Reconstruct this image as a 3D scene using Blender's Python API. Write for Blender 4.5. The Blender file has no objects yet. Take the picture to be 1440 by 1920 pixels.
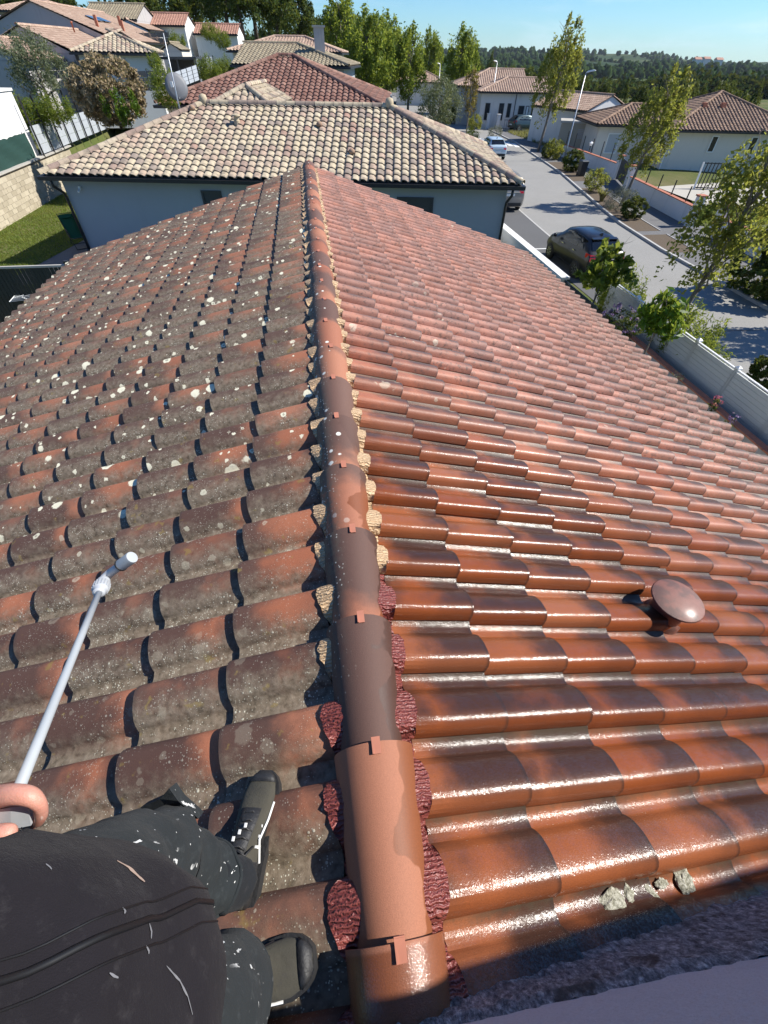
import bpy, bmesh, math, random
import numpy as np
from mathutils import Vector, Matrix, noise

S = bpy.context.scene
COL = S.collection
rnd = random.Random(7)
V = Vector

# ------------------------------------------------------------------ camera, sky, sun, exposure
FPX, PITCH, YAW, ROLL = 791.9, .8243, .1534, -.0187          # measured from the ridge tiles, eaves and uprights
CAM = V((-.0345, 0, 6.525))
FW = V((math.sin(YAW)*math.cos(PITCH), math.cos(YAW)*math.cos(PITCH), -math.sin(PITCH)))
RT = V((math.cos(YAW), -math.sin(YAW), 0)); DN = FW.cross(RT)
RT, DN = math.cos(ROLL)*RT + math.sin(ROLL)*DN, -math.sin(ROLL)*RT + math.cos(ROLL)*DN
cd = bpy.data.cameras.new('camera'); cam = bpy.data.objects.new('camera', cd); COL.objects.link(cam)
M = Matrix((RT, -DN, -FW)).transposed().to_4x4(); M.translation = CAM
cam.matrix_world = M
cd.sensor_fit = 'HORIZONTAL'; cd.sensor_width = 36; cd.lens = FPX/1440*36
cd.clip_start = .02; cd.clip_end = 9000
S.camera = cam

SUN_EL, SUN_AZ = math.radians(43), math.radians(-1.5)        # azimuth measured from +X (the right) towards +Y (ahead)
sund = V((math.cos(SUN_EL)*math.cos(SUN_AZ), math.cos(SUN_EL)*math.sin(SUN_AZ), math.sin(SUN_EL)))
w = bpy.data.worlds.new('World'); S.world = w; w.use_nodes = True
nt = w.node_tree; bg = nt.nodes['Background']
sky = nt.nodes.new('ShaderNodeTexSky'); sky.sky_type = 'NISHITA'; sky.sun_disc = False
sky.sun_elevation = SUN_EL; sky.sun_rotation = math.pi/2 - SUN_AZ
sky.altitude = 300; sky.air_density = 1.0; sky.dust_density = .15; sky.ozone_density = 4.0
hs = nt.nodes.new('ShaderNodeHueSaturation'); hs.inputs['Saturation'].default_value = 1.12; hs.inputs['Hue'].default_value = .502
tn = nt.nodes.new('ShaderNodeMix'); tn.data_type = 'RGBA'; tn.blend_type = 'MULTIPLY'; tn.inputs[0].default_value = 1; tn.inputs[7].default_value = (.54, .78, .99, 1)
# a few thin streaks of high cloud
gc = nt.nodes.new('ShaderNodeTexCoord'); mp = nt.nodes.new('ShaderNodeMapping'); mp.inputs['Scale'].default_value = (2.2, 2.2, 15)
cn = nt.nodes.new('ShaderNodeTexNoise'); cn.inputs['Scale'].default_value = 1.7; cn.inputs['Detail'].default_value = 6; cn.inputs['Roughness'].default_value = .6
cr = nt.nodes.new('ShaderNodeMapRange'); cr.interpolation_type = 'SMOOTHSTEP'; cr.inputs['From Min'].default_value = .52; cr.inputs['From Max'].default_value = .80; cr.inputs['To Max'].default_value = .45
cm = nt.nodes.new('ShaderNodeMix'); cm.data_type = 'RGBA'; cm.inputs[7].default_value = (6.0, 7.0, 8.0, 1)
nt.links.new(gc.outputs['Generated'], mp.inputs[0]); nt.links.new(mp.outputs[0], cn.inputs['Vector']); nt.links.new(cn.outputs['Fac'], cr.inputs['Value']); nt.links.new(cr.outputs[0], cm.inputs[0])
nt.links.new(sky.outputs[0], hs.inputs['Color']); nt.links.new(hs.outputs[0], tn.inputs[6]); nt.links.new(tn.outputs[2], cm.inputs[6])
nt.links.new(cm.outputs[2], bg.inputs[0]); bg.inputs[1].default_value = .100
sl = bpy.data.lights.new('sun', 'SUN'); sl.energy = 5.0; sl.angle = math.radians(.53); sl.color = (1, .95, .87)
so = bpy.data.objects.new('sun', sl); COL.objects.link(so)
so.rotation_euler = (-sund).to_track_quat('-Z', 'Y').to_euler()
S.view_settings.view_transform = 'Standard'; S.view_settings.look = 'None'
S.view_settings.exposure = .64; S.view_settings.gamma = 1; S.view_settings.use_curve_mapping = False

# ------------------------------------------------------------------ where a measured point of the photograph lies in the world
def ray(px, py): return FW + (px-720)/FPX*RT + (py-960)/FPX*DN
def at(px, py, z):
    v = ray(px, py); return CAM + v*((z-CAM.z)/v.z)
HD = V((math.sin(YAW), math.cos(YAW), 0))
def atD(px, py, D):
    v = ray(px, py); return CAM + v*(D/v.dot(HD))
def seen(p, margin=1.05):
    v = V(p)-CAM; zc = v.dot(FW)
    if zc < .1: return None
    x, y = v.dot(RT)/zc*FPX, v.dot(DN)/zc*FPX
    return zc if abs(x) < 720*margin and abs(y) < 960*margin else None

# ------------------------------------------------------------------ shader builder
class Sh:
    def __init__(s, name):
        s.m = bpy.data.materials.new(name); s.m.use_nodes = True
        s.t = s.m.node_tree; s.b = s.t.nodes['Principled BSDF']
        s._pos = None
    def n(s, typ, props=None, **ins):
        nd = s.t.nodes.new(typ)
        for k, v in (props or {}).items(): setattr(nd, k, v)
        for k, v in ins.items(): s.put(nd.inputs[int(k[1:])] if k[0] == 'i' and k[1:].isdigit() else nd.inputs[k], v)
        return nd
    def put(s, sock, v):
        if isinstance(v, bpy.types.NodeSocket): s.t.links.new(v, sock)
        elif sock.type == 'RGBA': sock.default_value = (*v, 1) if len(v) == 3 else v
        else: sock.default_value = v
    def pos(s):
        if s._pos is None: s._pos = s.n('ShaderNodeNewGeometry').outputs['Position']
        return s._pos
    def objpos(s): return s.n('ShaderNodeTexCoord').outputs['Object']
    def xyz(s, v): 
        q = s.n('ShaderNodeSeparateXYZ', i0=v); return q.outputs
    def uv(s): return s.xyz(s.n('ShaderNodeUVMap').outputs[0])
    def attr(s, name='tint'):
        a = s.n('ShaderNodeAttribute', {'attribute_name': name}); q = s.n('ShaderNodeSeparateColor', i0=a.outputs['Color']); return q.outputs
    def noise(s, scale, detail=3, rough=.55, vec=None, dist=0):
        return s.n('ShaderNodeTexNoise', Vector=vec or s.pos(), Scale=scale, Detail=detail, Roughness=rough, Distortion=dist).outputs['Fac']
    def vor(s, scale, vec=None, rand=1, feature='F1'):
        return s.n('ShaderNodeTexVoronoi', {'feature': feature}, Vector=vec or s.pos(), Scale=scale, Randomness=rand).outputs
    def stretch(s, v, xyz): return s.n('ShaderNodeMapping', Vector=v, Scale=xyz).outputs[0]
    def math(s, op, a, b=0, c=0, clamp=False):
        return s.n('ShaderNodeMath', {'operation': op, 'use_clamp': clamp}, i0=a, i1=b, i2=c).outputs[0]
    def step(s, v, lo, hi, a=0, b=1):
        return s.n('ShaderNodeMapRange', {'interpolation_type': 'SMOOTHSTEP'}, Value=v, **{'From Min': lo, 'From Max': hi, 'To Min': a, 'To Max': b}).outputs[0]
    def mix(s, f, a, b, mode='MIX'):
        nd = s.n('ShaderNodeMix', {'data_type': 'RGBA', 'blend_type': mode, 'clamp_factor': True})
        s.put(nd.inputs[0], f); s.put(nd.inputs[6], a); s.put(nd.inputs[7], b); return nd.outputs[2]
    def ramp(s, f, stops):
        nd = s.n('ShaderNodeValToRGB', i0=f); e = nd.color_ramp.elements
        while len(e) < len(stops): e.new(.5)
        for k, (p, c) in enumerate(stops): e[k].position = p; e[k].color = (*c, 1)
        return nd.outputs[0]
    def bump(s, h, strength=.3, dist=.01, nrm=None):
        nd = s.n('ShaderNodeBump', Height=h, Strength=strength, Distance=dist)
        if nrm: s.put(nd.inputs['Normal'], nrm)
        s.put(s.b.inputs['Normal'], nd.outputs[0]); return nd.outputs[0]
    def set(s, **k):
        for a, v in k.items(): s.put(s.b.inputs[a.replace('_', ' ')], v)
        return s

def plain(name, col, rough=.6, var=.15, scale=20, metal=0, bump=0, bs=80, spec=.5, coat=0):
    s = Sh(name)
    n = s.noise(scale, 4)
    c = s.mix(n, tuple(x*(1-var) for x in col), tuple(min(1, x*(1+var)) for x in col))
    s.set(Base_Color=c, Roughness=rough, Metallic=metal, **{'Specular IOR Level': spec})
    if coat: s.set(**{'Coat Weight': coat, 'Coat Roughness': .03})
    if bump: s.bump(s.noise(bs, 4), bump, .01)
    return s.m

# ------------------------------------------------------------------ mesh builder
class MB:
    def __init__(s): s.v = []; s.f = []; s.uv = None
    def add(s, vs, fs):
        o = len(s.v); s.v += [tuple(p) for p in vs]; s.f += [tuple(i+o for i in f) for f in fs]; return s
    def box(s, c, size, R=None):
        c = V(c); a, b, d = (x/2 for x in size)
        ps = [V((x, y, z)) for z in (-d, d) for y in (-b, b) for x in (-a, a)]
        if R is not None: ps = [R @ p for p in ps]
        return s.add([c+p for p in ps], [(0,2,3,1), (4,5,7,6), (0,1,5,4), (2,6,7,3), (0,4,6,2), (1,3,7,5)])
    def bar(s, p, q, w, h=None, up=V((0, 0, 1))):
        p, q = V(p), V(q); d = (q-p); L = d.length; d.normalize(); h = h or w
        x = d.cross(up)
        if x.length < 1e-4: x = d.cross(V((0, 1, 0)))
        x.normalize(); y = x.cross(d)
        R = Matrix((x, d, y)).transposed()
        return s.box((p+q)/2, (w, L, h), R)
    def tube(s, pts, rad, n=8, cap=True):
        pts = [V(p) for p in pts]
        if not hasattr(rad, '__len__'): rad = [rad]*len(pts)
        o = len(s.v); x = None
        for i, p in enumerate(pts):
            d = (pts[min(i+1, len(pts)-1)]-pts[max(i-1, 0)]).normalized()
            if x is None: x = d.orthogonal().normalized()
            else: x = (x-d*x.dot(d)).normalized()
            y = d.cross(x)
            s.v += [tuple(p+rad[i]*(math.cos(a)*x+math.sin(a)*y)) for a in (2*math.pi*k/n for k in range(n))]
        for i in range(len(pts)-1):
            for k in range(n):
                a, b = o+i*n+k, o+i*n+(k+1) % n
                s.f.append((a, b, b+n, a+n))
        if cap:
            s.f.append(tuple(o+k for k in reversed(range(n)))); e = o+(len(pts)-1)*n
            s.f.append(tuple(e+k for k in range(n)))
        return s
    def lathe(s, prof, c, axis=V((0, 0, 1)), n=16):
        axis = V(axis).normalized(); x = axis.orthogonal().normalized(); y = axis.cross(x); c = V(c); o = len(s.v)
        for r, h in prof:
            s.v += [tuple(c+axis*h+r*(math.cos(a)*x+math.sin(a)*y)) for a in (2*math.pi*k/n for k in range(n))]
        for i in range(len(prof)-1):
            for k in range(n):
                a, b = o+i*n+k, o+i*n+(k+1) % n; s.f.append((a, b, b+n, a+n))
        s.f.append(tuple(o+k for k in reversed(range(n)))); e = o+(len(prof)-1)*n; s.f.append(tuple(e+k for k in range(n)))
        return s
    def loft(s, rings, cap=True, closed=True):
        o = len(s.v); n = len(rings[0])
        for r in rings: s.v += [tuple(p) for p in r]
        for i in range(len(rings)-1):
            for k in range(n if closed else n-1):
                a, b = o+i*n+k, o+i*n+(k+1) % n; s.f.append((a, b, b+n, a+n))
        if cap and closed:
            s.f.append(tuple(o+k for k in reversed(range(n)))); e = o+(len(rings)-1)*n; s.f.append(tuple(e+k for k in range(n)))
        return s
    def prism(s, poly, z0, z1):
        n = len(poly)
        return s.add([(x, y, z0) for x, y in poly]+[(x, y, z1) for x, y in poly],
                     [tuple(reversed(range(n))), tuple(range(n, 2*n))]+[(i, (i+1) % n, n+(i+1) % n, n+i) for i in range(n)])
    def mesh(s, name, smooth=False, angle=None):
        me = bpy.data.meshes.new(name); me.from_pydata(s.v, [], s.f); me.update()
        fix(me)
        if smooth: me.polygons.foreach_set('use_smooth', [True]*len(me.polygons))
        if angle: me.set_sharp_from_angle(angle=math.radians(angle))
        return me
    def build(s, name, m, parent=None, smooth=False, angle=None, **tags):
        return obj(name, s.mesh(name, smooth, angle), m, parent, **tags)
def fix(me):
    bm = bmesh.new(); bm.from_mesh(me); bmesh.ops.recalc_face_normals(bm, faces=bm.faces); bm.to_mesh(me); bm.free()

WM = {}
def wm(o): return WM.get(o.name, Matrix())
def obj(name, me, m=None, parent=None, M=None, label=None, cat=None, group=None, kind=None):
    """link one object; M is its world matrix, geometry is kept where it stands when it gets a parent"""
    o = bpy.data.objects.new(name, me); COL.objects.link(o)
    if m is not None and not me.materials: me.materials.append(m)
    M = M or Matrix()
    if parent is not None:
        o.parent = parent; o.matrix_basis = wm(parent).inverted() @ M
    else: o.matrix_basis = M
    WM[o.name] = M.copy()
    if label: o['label'] = label
    if cat: o['category'] = cat
    if group: o['group'] = group
    if kind: o['kind'] = kind
    return o
def thing(name, label, cat, loc=(0, 0, 0), rz=0, group=None):
    o = bpy.data.objects.new(name, None); COL.objects.link(o); o.empty_display_size = .2
    M = Matrix.Translation(V(loc)) @ Matrix.Rotation(rz, 4, 'Z'); o.matrix_basis = M; WM[o.name] = M
    o['label'] = label; o['category'] = cat
    if group: o['group'] = group
    return o
def copy_thing(src, M, label=None, group=None):
    """a copy of a thing with its parts and sub-parts, moved to the world matrix M"""
    r = src.copy(); COL.objects.link(r); r.matrix_basis = M; WM[r.name] = M
    if label: r['label'] = label
    if group: r['group'] = group
    for ch in src.children:
        c = ch.copy(); COL.objects.link(c); c.parent = r; WM[c.name] = M @ c.matrix_basis
        for g in ch.children:
            d = g.copy(); COL.objects.link(d); d.parent = c
    return r
def TR(x, y, z, rz=0, s=1): return Matrix.Translation((x, y, z)) @ Matrix.Rotation(rz, 4, 'Z') @ Matrix.Scale(s, 4)
def lerp(a, b, t): return a+(b-a)*t
def sst(a, b, x):
    t = max(0, min(1, (x-a)/(b-a))); return t*t*(3-2*t)
def npmesh(name, v, f, uv=None, tint=None, smooth=False):
    """mesh from numpy arrays: f is (n,4) or (n,3); uv per vertex, tint per vertex"""
    me = bpy.data.meshes.new(name); k = f.shape[1]
    me.vertices.add(len(v)); me.vertices.foreach_set('co', v.astype(np.float32).ravel())
    me.loops.add(f.size); me.loops.foreach_set('vertex_index', f.astype(np.int32).ravel())
    me.polygons.add(len(f)); me.polygons.foreach_set('loop_start', np.arange(0, f.size, k, dtype=np.int32))
    if smooth: me.polygons.foreach_set('use_smooth', np.ones(len(f), dtype=bool))
    if uv is not None:
        l = me.uv_layers.new(name='UVMap'); l.data.foreach_set('uv', uv[f.ravel()].astype(np.float32).ravel())
    if tint is not None:
        a = me.color_attributes.new('tint', 'FLOAT_COLOR', 'POINT')
        a.data.foreach_set('color', np.c_[tint, np.ones(len(tint))].astype(np.float32).ravel())
    me.update(calc_edges=True); return me
# ------------------------------------------------------------------ materials
def own_tile():
    """flamed clay roof tile: old crust of lichen and moss on the left slope, washed and wet near the ridge end on the right slope"""
    s = Sh('flamed_clay_tile'); P = s.pos(); X, Y, Z = s.xyz(P); r1, r2, r3 = s.attr(); u, v = s.uv()[:2]
    big = s.noise(9, 4); mid = s.noise(38, 4, .6); fine = s.noise(420, 3, .7); med2 = s.noise(3.1, 3)
    orange = s.ramp(r3, [(0, (.32, .104, .052)), (.5, (.38, .134, .068)), (1, (.44, .175, .098))])
    dark = s.mix(r1, (.036, .026, .025), (.075, .048, .040))
    # flame: some tiles dark at the lower end, some at the head, some nearly all over
    e1 = s.math('ADD', v, s.math('MULTIPLY', s.math('SUBTRACT', big, .5), .62))
    low = s.step(e1, s.math('ADD', s.math('MULTIPLY', r1, .58), .07), s.math('ADD', s.math('MULTIPLY', r1, .58), .50))
    head = s.math('MULTIPLY', s.step(e1, .5, .05), s.step(r2, .45, .7))
    allm = s.math('MULTIPLY', s.step(r2, .80, .84), s.step(big, .3, .6, .65, 1))
    fm = s.math('MAXIMUM', s.math('MAXIMUM', low, head), allm)
    fm = s.math('MULTIPLY', fm, s.math('MAXIMUM', s.step(u, .02, .34, .25, 1), s.step(X, -.02, .02, 1, 0)))
    c = s.mix(s.math('MULTIPLY', fm, .88), orange, dark)
    c = s.mix(.55, c, s.ramp(fine, [(.3, (.32, .32, .32)), (.5, (.5, .5, .5)), (.7, (.72, .70, .68))]), 'OVERLAY')
    left = s.step(X, -.02, .02, 1, 0)
    c = s.mix(s.math('MULTIPLY', s.step(v, .955, .99), .55), c, (.045, .034, .030))
    # --- left: grey-green crust on the channels and the side turned to the viewer
    far = s.step(Y, .8, 4.5)
    mo = s.math('ADD', s.math('ADD', u, s.math('MULTIPLY', s.math('SUBTRACT', s.noise(22, 5, .7), .5), .75)), s.math('MULTIPLY', far, .12))
    mo = s.math('ADD', mo, s.math('MULTIPLY', s.math('SUBTRACT', r2, .5), .3))
    moss = s.math('MULTIPLY', s.step(mo, .32, .86, 0, .92), left)
    film = s.math('MULTIPLY', s.math('MULTIPLY', left, s.step(Y, .3, 4.5, .06, .40)), s.step(med2, .3, .7, .7, 1))
    c = s.mix(film, c, s.mix(mid, (.120, .082, .063), (.20, .145, .112)))
    mcol = s.ramp(mid, [(.28, (.075, .060, .040)), (.46, (.178, .142, .100)), (.62, (.24, .195, .142)), (.8, (.32, .27, .20))])
    c = s.mix(moss, c, mcol)
    ylw = s.math('MULTIPLY', s.math('MULTIPLY', s.step(s.noise(16, 3), .64, .72), left), .5)
    c = s.mix(ylw, c, (.26, .19, .05))
    # flecks and rings of pale lichen
    vs = s.vor(72); fl = s.math('MULTIPLY', s.step(vs[0], s.math('ADD', .08, s.math('MULTIPLY', s.xyz(vs[1])[1], .3)), s.math('MULTIPLY', s.xyz(vs[1])[1], .25)), s.step(s.xyz(vs[1])[0], .50, .54))
    v2 = s.vor(150); fl = s.math('MAXIMUM', fl, s.math('MULTIPLY', s.step(v2[0], .34, .22), s.step(s.xyz(v2[1])[0], .60, .62)))
    flm = s.math('MULTIPLY', fl, s.math('MULTIPLY', s.math('MAXIMUM', moss, s.math('MULTIPLY', left, .35)), s.step(s.noise(9, 4, .65), .42, .58)))
    c = s.mix(s.math('MULTIPLY', flm, .9), c, (.62, .60, .48))
    warp = s.n('ShaderNodeVectorMath', {'operation': 'ADD'}, i0=P, i1=s.n('ShaderNodeVectorMath', {'operation': 'SCALE'}, i0=s.n('ShaderNodeTexNoise', Vector=P, Scale=55., Detail=3.).outputs['Color'], Scale=.024).outputs[0]).outputs[0]
    for sc, rr, th, a in ((8.5, .30, .62, 1), (17, .30, .69, 1)):
        vl = s.vor(sc, warp); cx = s.xyz(vl[1])
        rad = s.math('MULTIPLY', s.math('ADD', s.math('MULTIPLY', cx[1], cx[1]), .28), rr*1.08)
        d = s.math('DIVIDE', vl[0], rad)
        disc = s.math('MULTIPLY', s.step(d, 1.0, .82), s.step(cx[0], th, th+.01))
        disc = s.math('MULTIPLY', disc, s.math('MAXIMUM', s.math('MULTIPLY', left, s.step(Y, .95, 2.2, .1, 1)), s.math('MULTIPLY', s.step(s.noise(2.2, 2), .60, .63), s.step(Y, 1.6, 3.5, 0, .8))))
        core = s.math('MULTIPLY', s.step(d, .55, .3), s.step(cx[2], .5, .7, .0, .7))
        c = s.mix(disc, c, s.mix(core, s.mix(fine, (.66, .62, .43), (.84, .80, .62)), (.22, .21, .15)))
    # --- right: dry and dusty far off, wet and clean close to the wall
    right = s.math('SUBTRACT', 1, left)
    dist = s.math('ADD', s.math('ADD', s.math('MULTIPLY', Y, .85), s.math('MULTIPLY', X, .16)), s.math('MULTIPLY', s.math('SUBTRACT', s.noise(1.7, 3), .5), 1.1))
    wet = s.math('MULTIPLY', s.step(dist, 1.15, 2.35, 1, 0), right)
    damp = s.math('MULTIPLY', s.step(dist, 2.0, 4.6, 1, 0), right)
    dust = s.math('MULTIPLY', s.math('MULTIPLY', right, s.step(dist, 1.6, 4.0)), s.step(s.noise(5, 4, .6), .25, .7, .42, .82))
    c = s.mix(dust, c, s.mix(fm, (.43, .245, .20), (.165, .128, .120)))
    soot = s.math('MULTIPLY', s.math('MULTIPLY', right, s.step(dist, 1.5, 3)), s.math('MULTIPLY', s.step(s.noise(26, 5, .75), .50, .66), s.step(u, .75, .1, .25, .75)))
    c = s.mix(soot, c, (.085, .065, .055))
    # dirt pitting
    pv = s.vor(150); pit = s.math('MULTIPLY', s.math('MULTIPLY', s.step(pv[0], .22, .1), s.step(s.xyz(pv[1])[0], .72, .74)), s.math('MULTIPLY', right, s.step(mid, .42, .62, .1, .75)))
    c = s.mix(pit, c, (.05, .045, .035))
    grime = s.math('MULTIPLY', s.math('MULTIPLY', s.step(s.math('ADD', u, s.math('MULTIPLY', mid, .25)), 1.0, 1.14), right), .55)
    c = s.mix(grime, c, (.10, .085, .06))
    eave = s.math('MULTIPLY', s.math('MULTIPLY', s.step(X, 2.6, 4.4), s.step(mid, .40, .62)), .5)
    c = s.mix(eave, c, (.13, .12, .085))
    hs = s.n('ShaderNodeHueSaturation', Saturation=1.10, Value=.60, Color=c).outputs[0]
    c = s.mix(wet, c, hs)
    rough = s.math('ADD', s.math('MULTIPLY', wet, -.16), s.math('ADD', .80, s.math('MULTIPLY', damp, -.30)))
    rough = s.math('ADD', rough, s.math('MULTIPLY', s.math('SUBTRACT', mid, .5), .22))
    s.set(Base_Color=c, Roughness=rough)
    s.put(s.b.inputs['Specular IOR Level'], s.math('ADD', s.math('ADD', .24, s.math('MULTIPLY', damp, .22)), s.math('MULTIPLY', wet, -.41)))
    s.put(s.b.inputs['Coat Weight'], s.math('MULTIPLY', s.math('MULTIPLY', wet, s.step(u, .96, .74, .5, 1)), s.math('MULTIPLY', s.step(s.noise(30, 4, .7), .34, .58, .45, 1), s.step(s.noise(170, 3, .8), .40, .60, .22, 1))))
    s.put(s.b.inputs['Coat Roughness'], .19)
    grain = s.math('ADD', s.math('MULTIPLY', fine, s.step(wet, 0, 1, 1, .8)), s.math('ADD', s.math('MULTIPLY', moss, s.math('MULTIPLY', mid, 3)), s.math('MULTIPLY', flm, 2)))
    nb = s.bump(grain, .42, .0022); s.put(s.b.inputs['Coat Normal'], s.n('ShaderNodeBump', Height=s.math('ADD', s.noise(95, 4, .75), s.math('MULTIPLY', s.step(s.vor(70)[0], .30, .05), .35)), Strength=.30, Distance=.0030).outputs[0])
    return s.m

def ridge_mat():
    s = Sh('flamed_clay_ridge_tile'); P = s.pos(); X, Y, Z = s.xyz(P); r1, r2, r3 = s.attr(); u, v = s.uv()[:2]
    big = s.noise(7, 4); mid = s.noise(45, 4, .6); fine = s.noise(380, 3, .7)
    orange = s.mix(r3, (.255, .090, .050), (.325, .138, .080)); dark = s.mix(r1, (.062, .040, .035), (.10, .062, .05))
    e = s.math('ADD', v, s.math('MULTIPLY', s.math('SUBTRACT', big, .5), .7))
    lo = s.math('MULTIPLY', r1, 1.1)
    m = s.step(e, s.math('ADD', lo, .02), s.math('ADD', lo, .42)); m = s.mix(s.step(r2, .5, .51), m, s.math('SUBTRACT', 1, m))
    c = s.mix(s.math('MULTIPLY', s.xyz(m)[0], .84), orange, dark)
    c = s.mix(.5, c, s.ramp(fine, [(.3, (.34, .34, .34)), (.5, (.5, .5, .5)), (.7, (.70, .68, .66))]), 'OVERLAY')
    l = s.step(u, .50, .22)
    cr = s.math('MULTIPLY', l, s.step(mid, .35, .62, .1, .8)); c = s.mix(s.math('MULTIPLY', cr, s.step(Y, .2, 1.4)), c, (.115, .105, .075))
    vs = s.vor(75); fl = s.math('MULTIPLY', s.math('MULTIPLY', s.step(vs[0], .32, .2), s.step(s.xyz(vs[1])[0], .6, .62)), s.math('MULTIPLY', l, s.step(Y, .3, .9)))
    c = s.mix(s.math('MULTIPLY', fl, s.step(s.noise(11, 2), .4, .55)), c, (.66, .65, .55))
    vl = s.vor(20); disc = s.math('MULTIPLY', s.math('MULTIPLY', s.step(vl[0], .3, .22), s.step(s.xyz(vl[1])[0], .74, .75)), s.math('MULTIPLY', s.step(u, .62, .5), s.step(Y, 1.0, 1.6)))
    c = s.mix(disc, c, (.70, .69, .60))
    # splashed wet patches on the right flank of the near tiles
    nearm = s.step(Y, 2.2, 1.2)
    wp = s.math('MULTIPLY', s.step(s.math('ADD', s.noise(5, 3, .55), s.math('MULTIPLY', s.math('SUBTRACT', u, .55), .95)), .60, .63), nearm)
    wp = s.math('MAXIMUM', wp, s.step(Y, -.075, -.085))
    c = s.mix(wp, c, s.n('ShaderNodeHueSaturation', Saturation=1.15, Value=.62, Color=c).outputs[0])
    s.set(Base_Color=c, Roughness=s.math('SUBTRACT', .74, s.math('MULTIPLY', wp, .18)))
    s.put(s.b.inputs['Specular IOR Level'], .4)
    s.put(s.b.inputs['Coat Weight'], s.math('MULTIPLY', s.step(Y, -.07, -.09), .9)); s.put(s.b.inputs['Coat Roughness'], .10); s.put(s.b.inputs['Coat Normal'], s.n('ShaderNodeBump', Height=s.noise(170, 3, .65), Strength=.5, Distance=.003).outputs[0])
    s.bump(s.math('ADD', fine, s.math('MULTIPLY', fl, 2)), .35, .002)
    return s.m

def other_tile(name, stops, dirt=(.10, .085, .07), dirty=.35, scale=1.0):
    """weathered canal tiles of the other houses: each tile its own tone"""
    s = Sh(name); r1, r2, r3 = s.attr(); u, v = s.uv()[:2]
    n = s.noise(5*scale, 4, .6); m = s.noise(28*scale, 4, .6)
    c = s.ramp(r1, stops)
    c = s.mix(.5, c, s.ramp(m, [(.25, (.3, .3, .3)), (.5, (.5, .5, .5)), (.75, (.72, .72, .72))]), 'OVERLAY')
    d = s.math('MULTIPLY', s.step(s.math('ADD', n, s.math('MULTIPLY', s.math('SUBTRACT', v, .5), .25)), .42, .75), dirty*1.6)
    c = s.mix(d, c, dirt)
    s.set(Base_Color=c, Roughness=.85); s.put(s.b.inputs['Specular IOR Level'], .2); s.bump(m, .3, .006)
    return s.m

def stucco(name, col, stain=.12, grain=60, streak=(.2, .2, .19)):
    s = Sh(name); P = s.pos()
    n = s.noise(.9, 4, .6); g = s.noise(grain, 4, .7)
    c = s.mix(n, tuple(x*.93 for x in col), tuple(min(1, x*1.05) for x in col))
    st = s.noise(1, 5, .65, vec=s.stretch(P, (2.2, 2.2, .35)))
    c = s.mix(s.step(st, .52, .72, 0, stain*2), c, streak)
    s.set(Base_Color=c, Roughness=.92); s.put(s.b.inputs['Specular IOR Level'], .2); s.bump(g, .35, .006)
    return s.m

def leaf(name, a, b, trans=.35, rough=.5, third=None, spec=.16):
    """leaves: tone by leaf, light passing through"""
    s = Sh(name); r1, r2, r3 = s.attr()
    c = s.mix(r1, a, b)
    if third: c = s.mix(s.step(r2, .70, .9), c, third)
    c = s.mix(s.math('MULTIPLY', s.noise(1.3, 3), .5), c, tuple(x*.45 for x in a))
    s.set(Base_Color=c, Roughness=rough); s.put(s.b.inputs['Specular IOR Level'], spec)
    tr = s.n('ShaderNodeBsdfTranslucent', Color=s.mix(.7, c, (.36, .38, .05), 'SCREEN'))
    mx = s.n('ShaderNodeMixShader', i0=trans, i1=s.b.outputs[0], i2=tr.outputs[0])
    s.t.links.new(mx.outputs[0], s.t.nodes['Material Output'].inputs[0])
    return s.m

def fabric(name, col, paint=None, weave=700, dust=(.045, .042, .044)):
    s = Sh(name); P = s.pos(); n = s.noise(14, 4, .6); w_ = s.noise(weave, 2, .6)
    c = s.mix(n, tuple(x*.7 for x in col), tuple(x*1.35 for x in col))
    c = s.mix(s.step(s.noise(46, 5, .7), .52, .8, 0, .5), c, dust)
    if paint:
        st = s.noise(1, 3, .5, vec=s.stretch(s.n('ShaderNodeMapping', Vector=P, Rotation=(0, 0, .7)).outputs[0], (70, 16, 30)))
        pm = s.math('MULTIPLY', s.step(st, .64, .655), s.step(s.noise(9, 2), .48, .58))
        vs = s.vor(120); pm = s.math('MAXIMUM', pm, s.math('MULTIPLY', s.step(vs[0], .2, .15), s.step(s.xyz(vs[1])[0], .93, .94)))
        c = s.mix(pm, c, paint)
    s.set(Base_Color=c, Roughness=.9); s.put(s.b.inputs['Specular IOR Level'], .15); s.put(s.b.inputs['Sheen Weight'], .03)
    s.bump(s.math('ADD', w_, s.math('MULTIPLY', s.noise(38, 5, .7), 3)), .42, .003)
    return s.m

def asphalt(name, col, speck=1):
    s = Sh(name); P = s.pos(); a = s.noise(.35, 4, .6); g = s.noise(60, 3, .75); f = s.noise(9, 4, .7)
    c = s.mix(a, tuple(x*.88 for x in col), tuple(x*1.12 for x in col))
    c = s.mix(.6*speck, c, s.ramp(g, [(.25, (.25, .25, .25)), (.5, (.5, .5, .5)), (.75, (.78, .78, .78))]), 'OVERLAY')
    c = s.mix(s.step(f, .62, .8, 0, .25), c, tuple(x*.55 for x in col))
    s.set(Base_Color=c, Roughness=.93); s.put(s.b.inputs['Specular IOR Level'], .2); s.bump(g, .4, .01)
    return s.m

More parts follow.
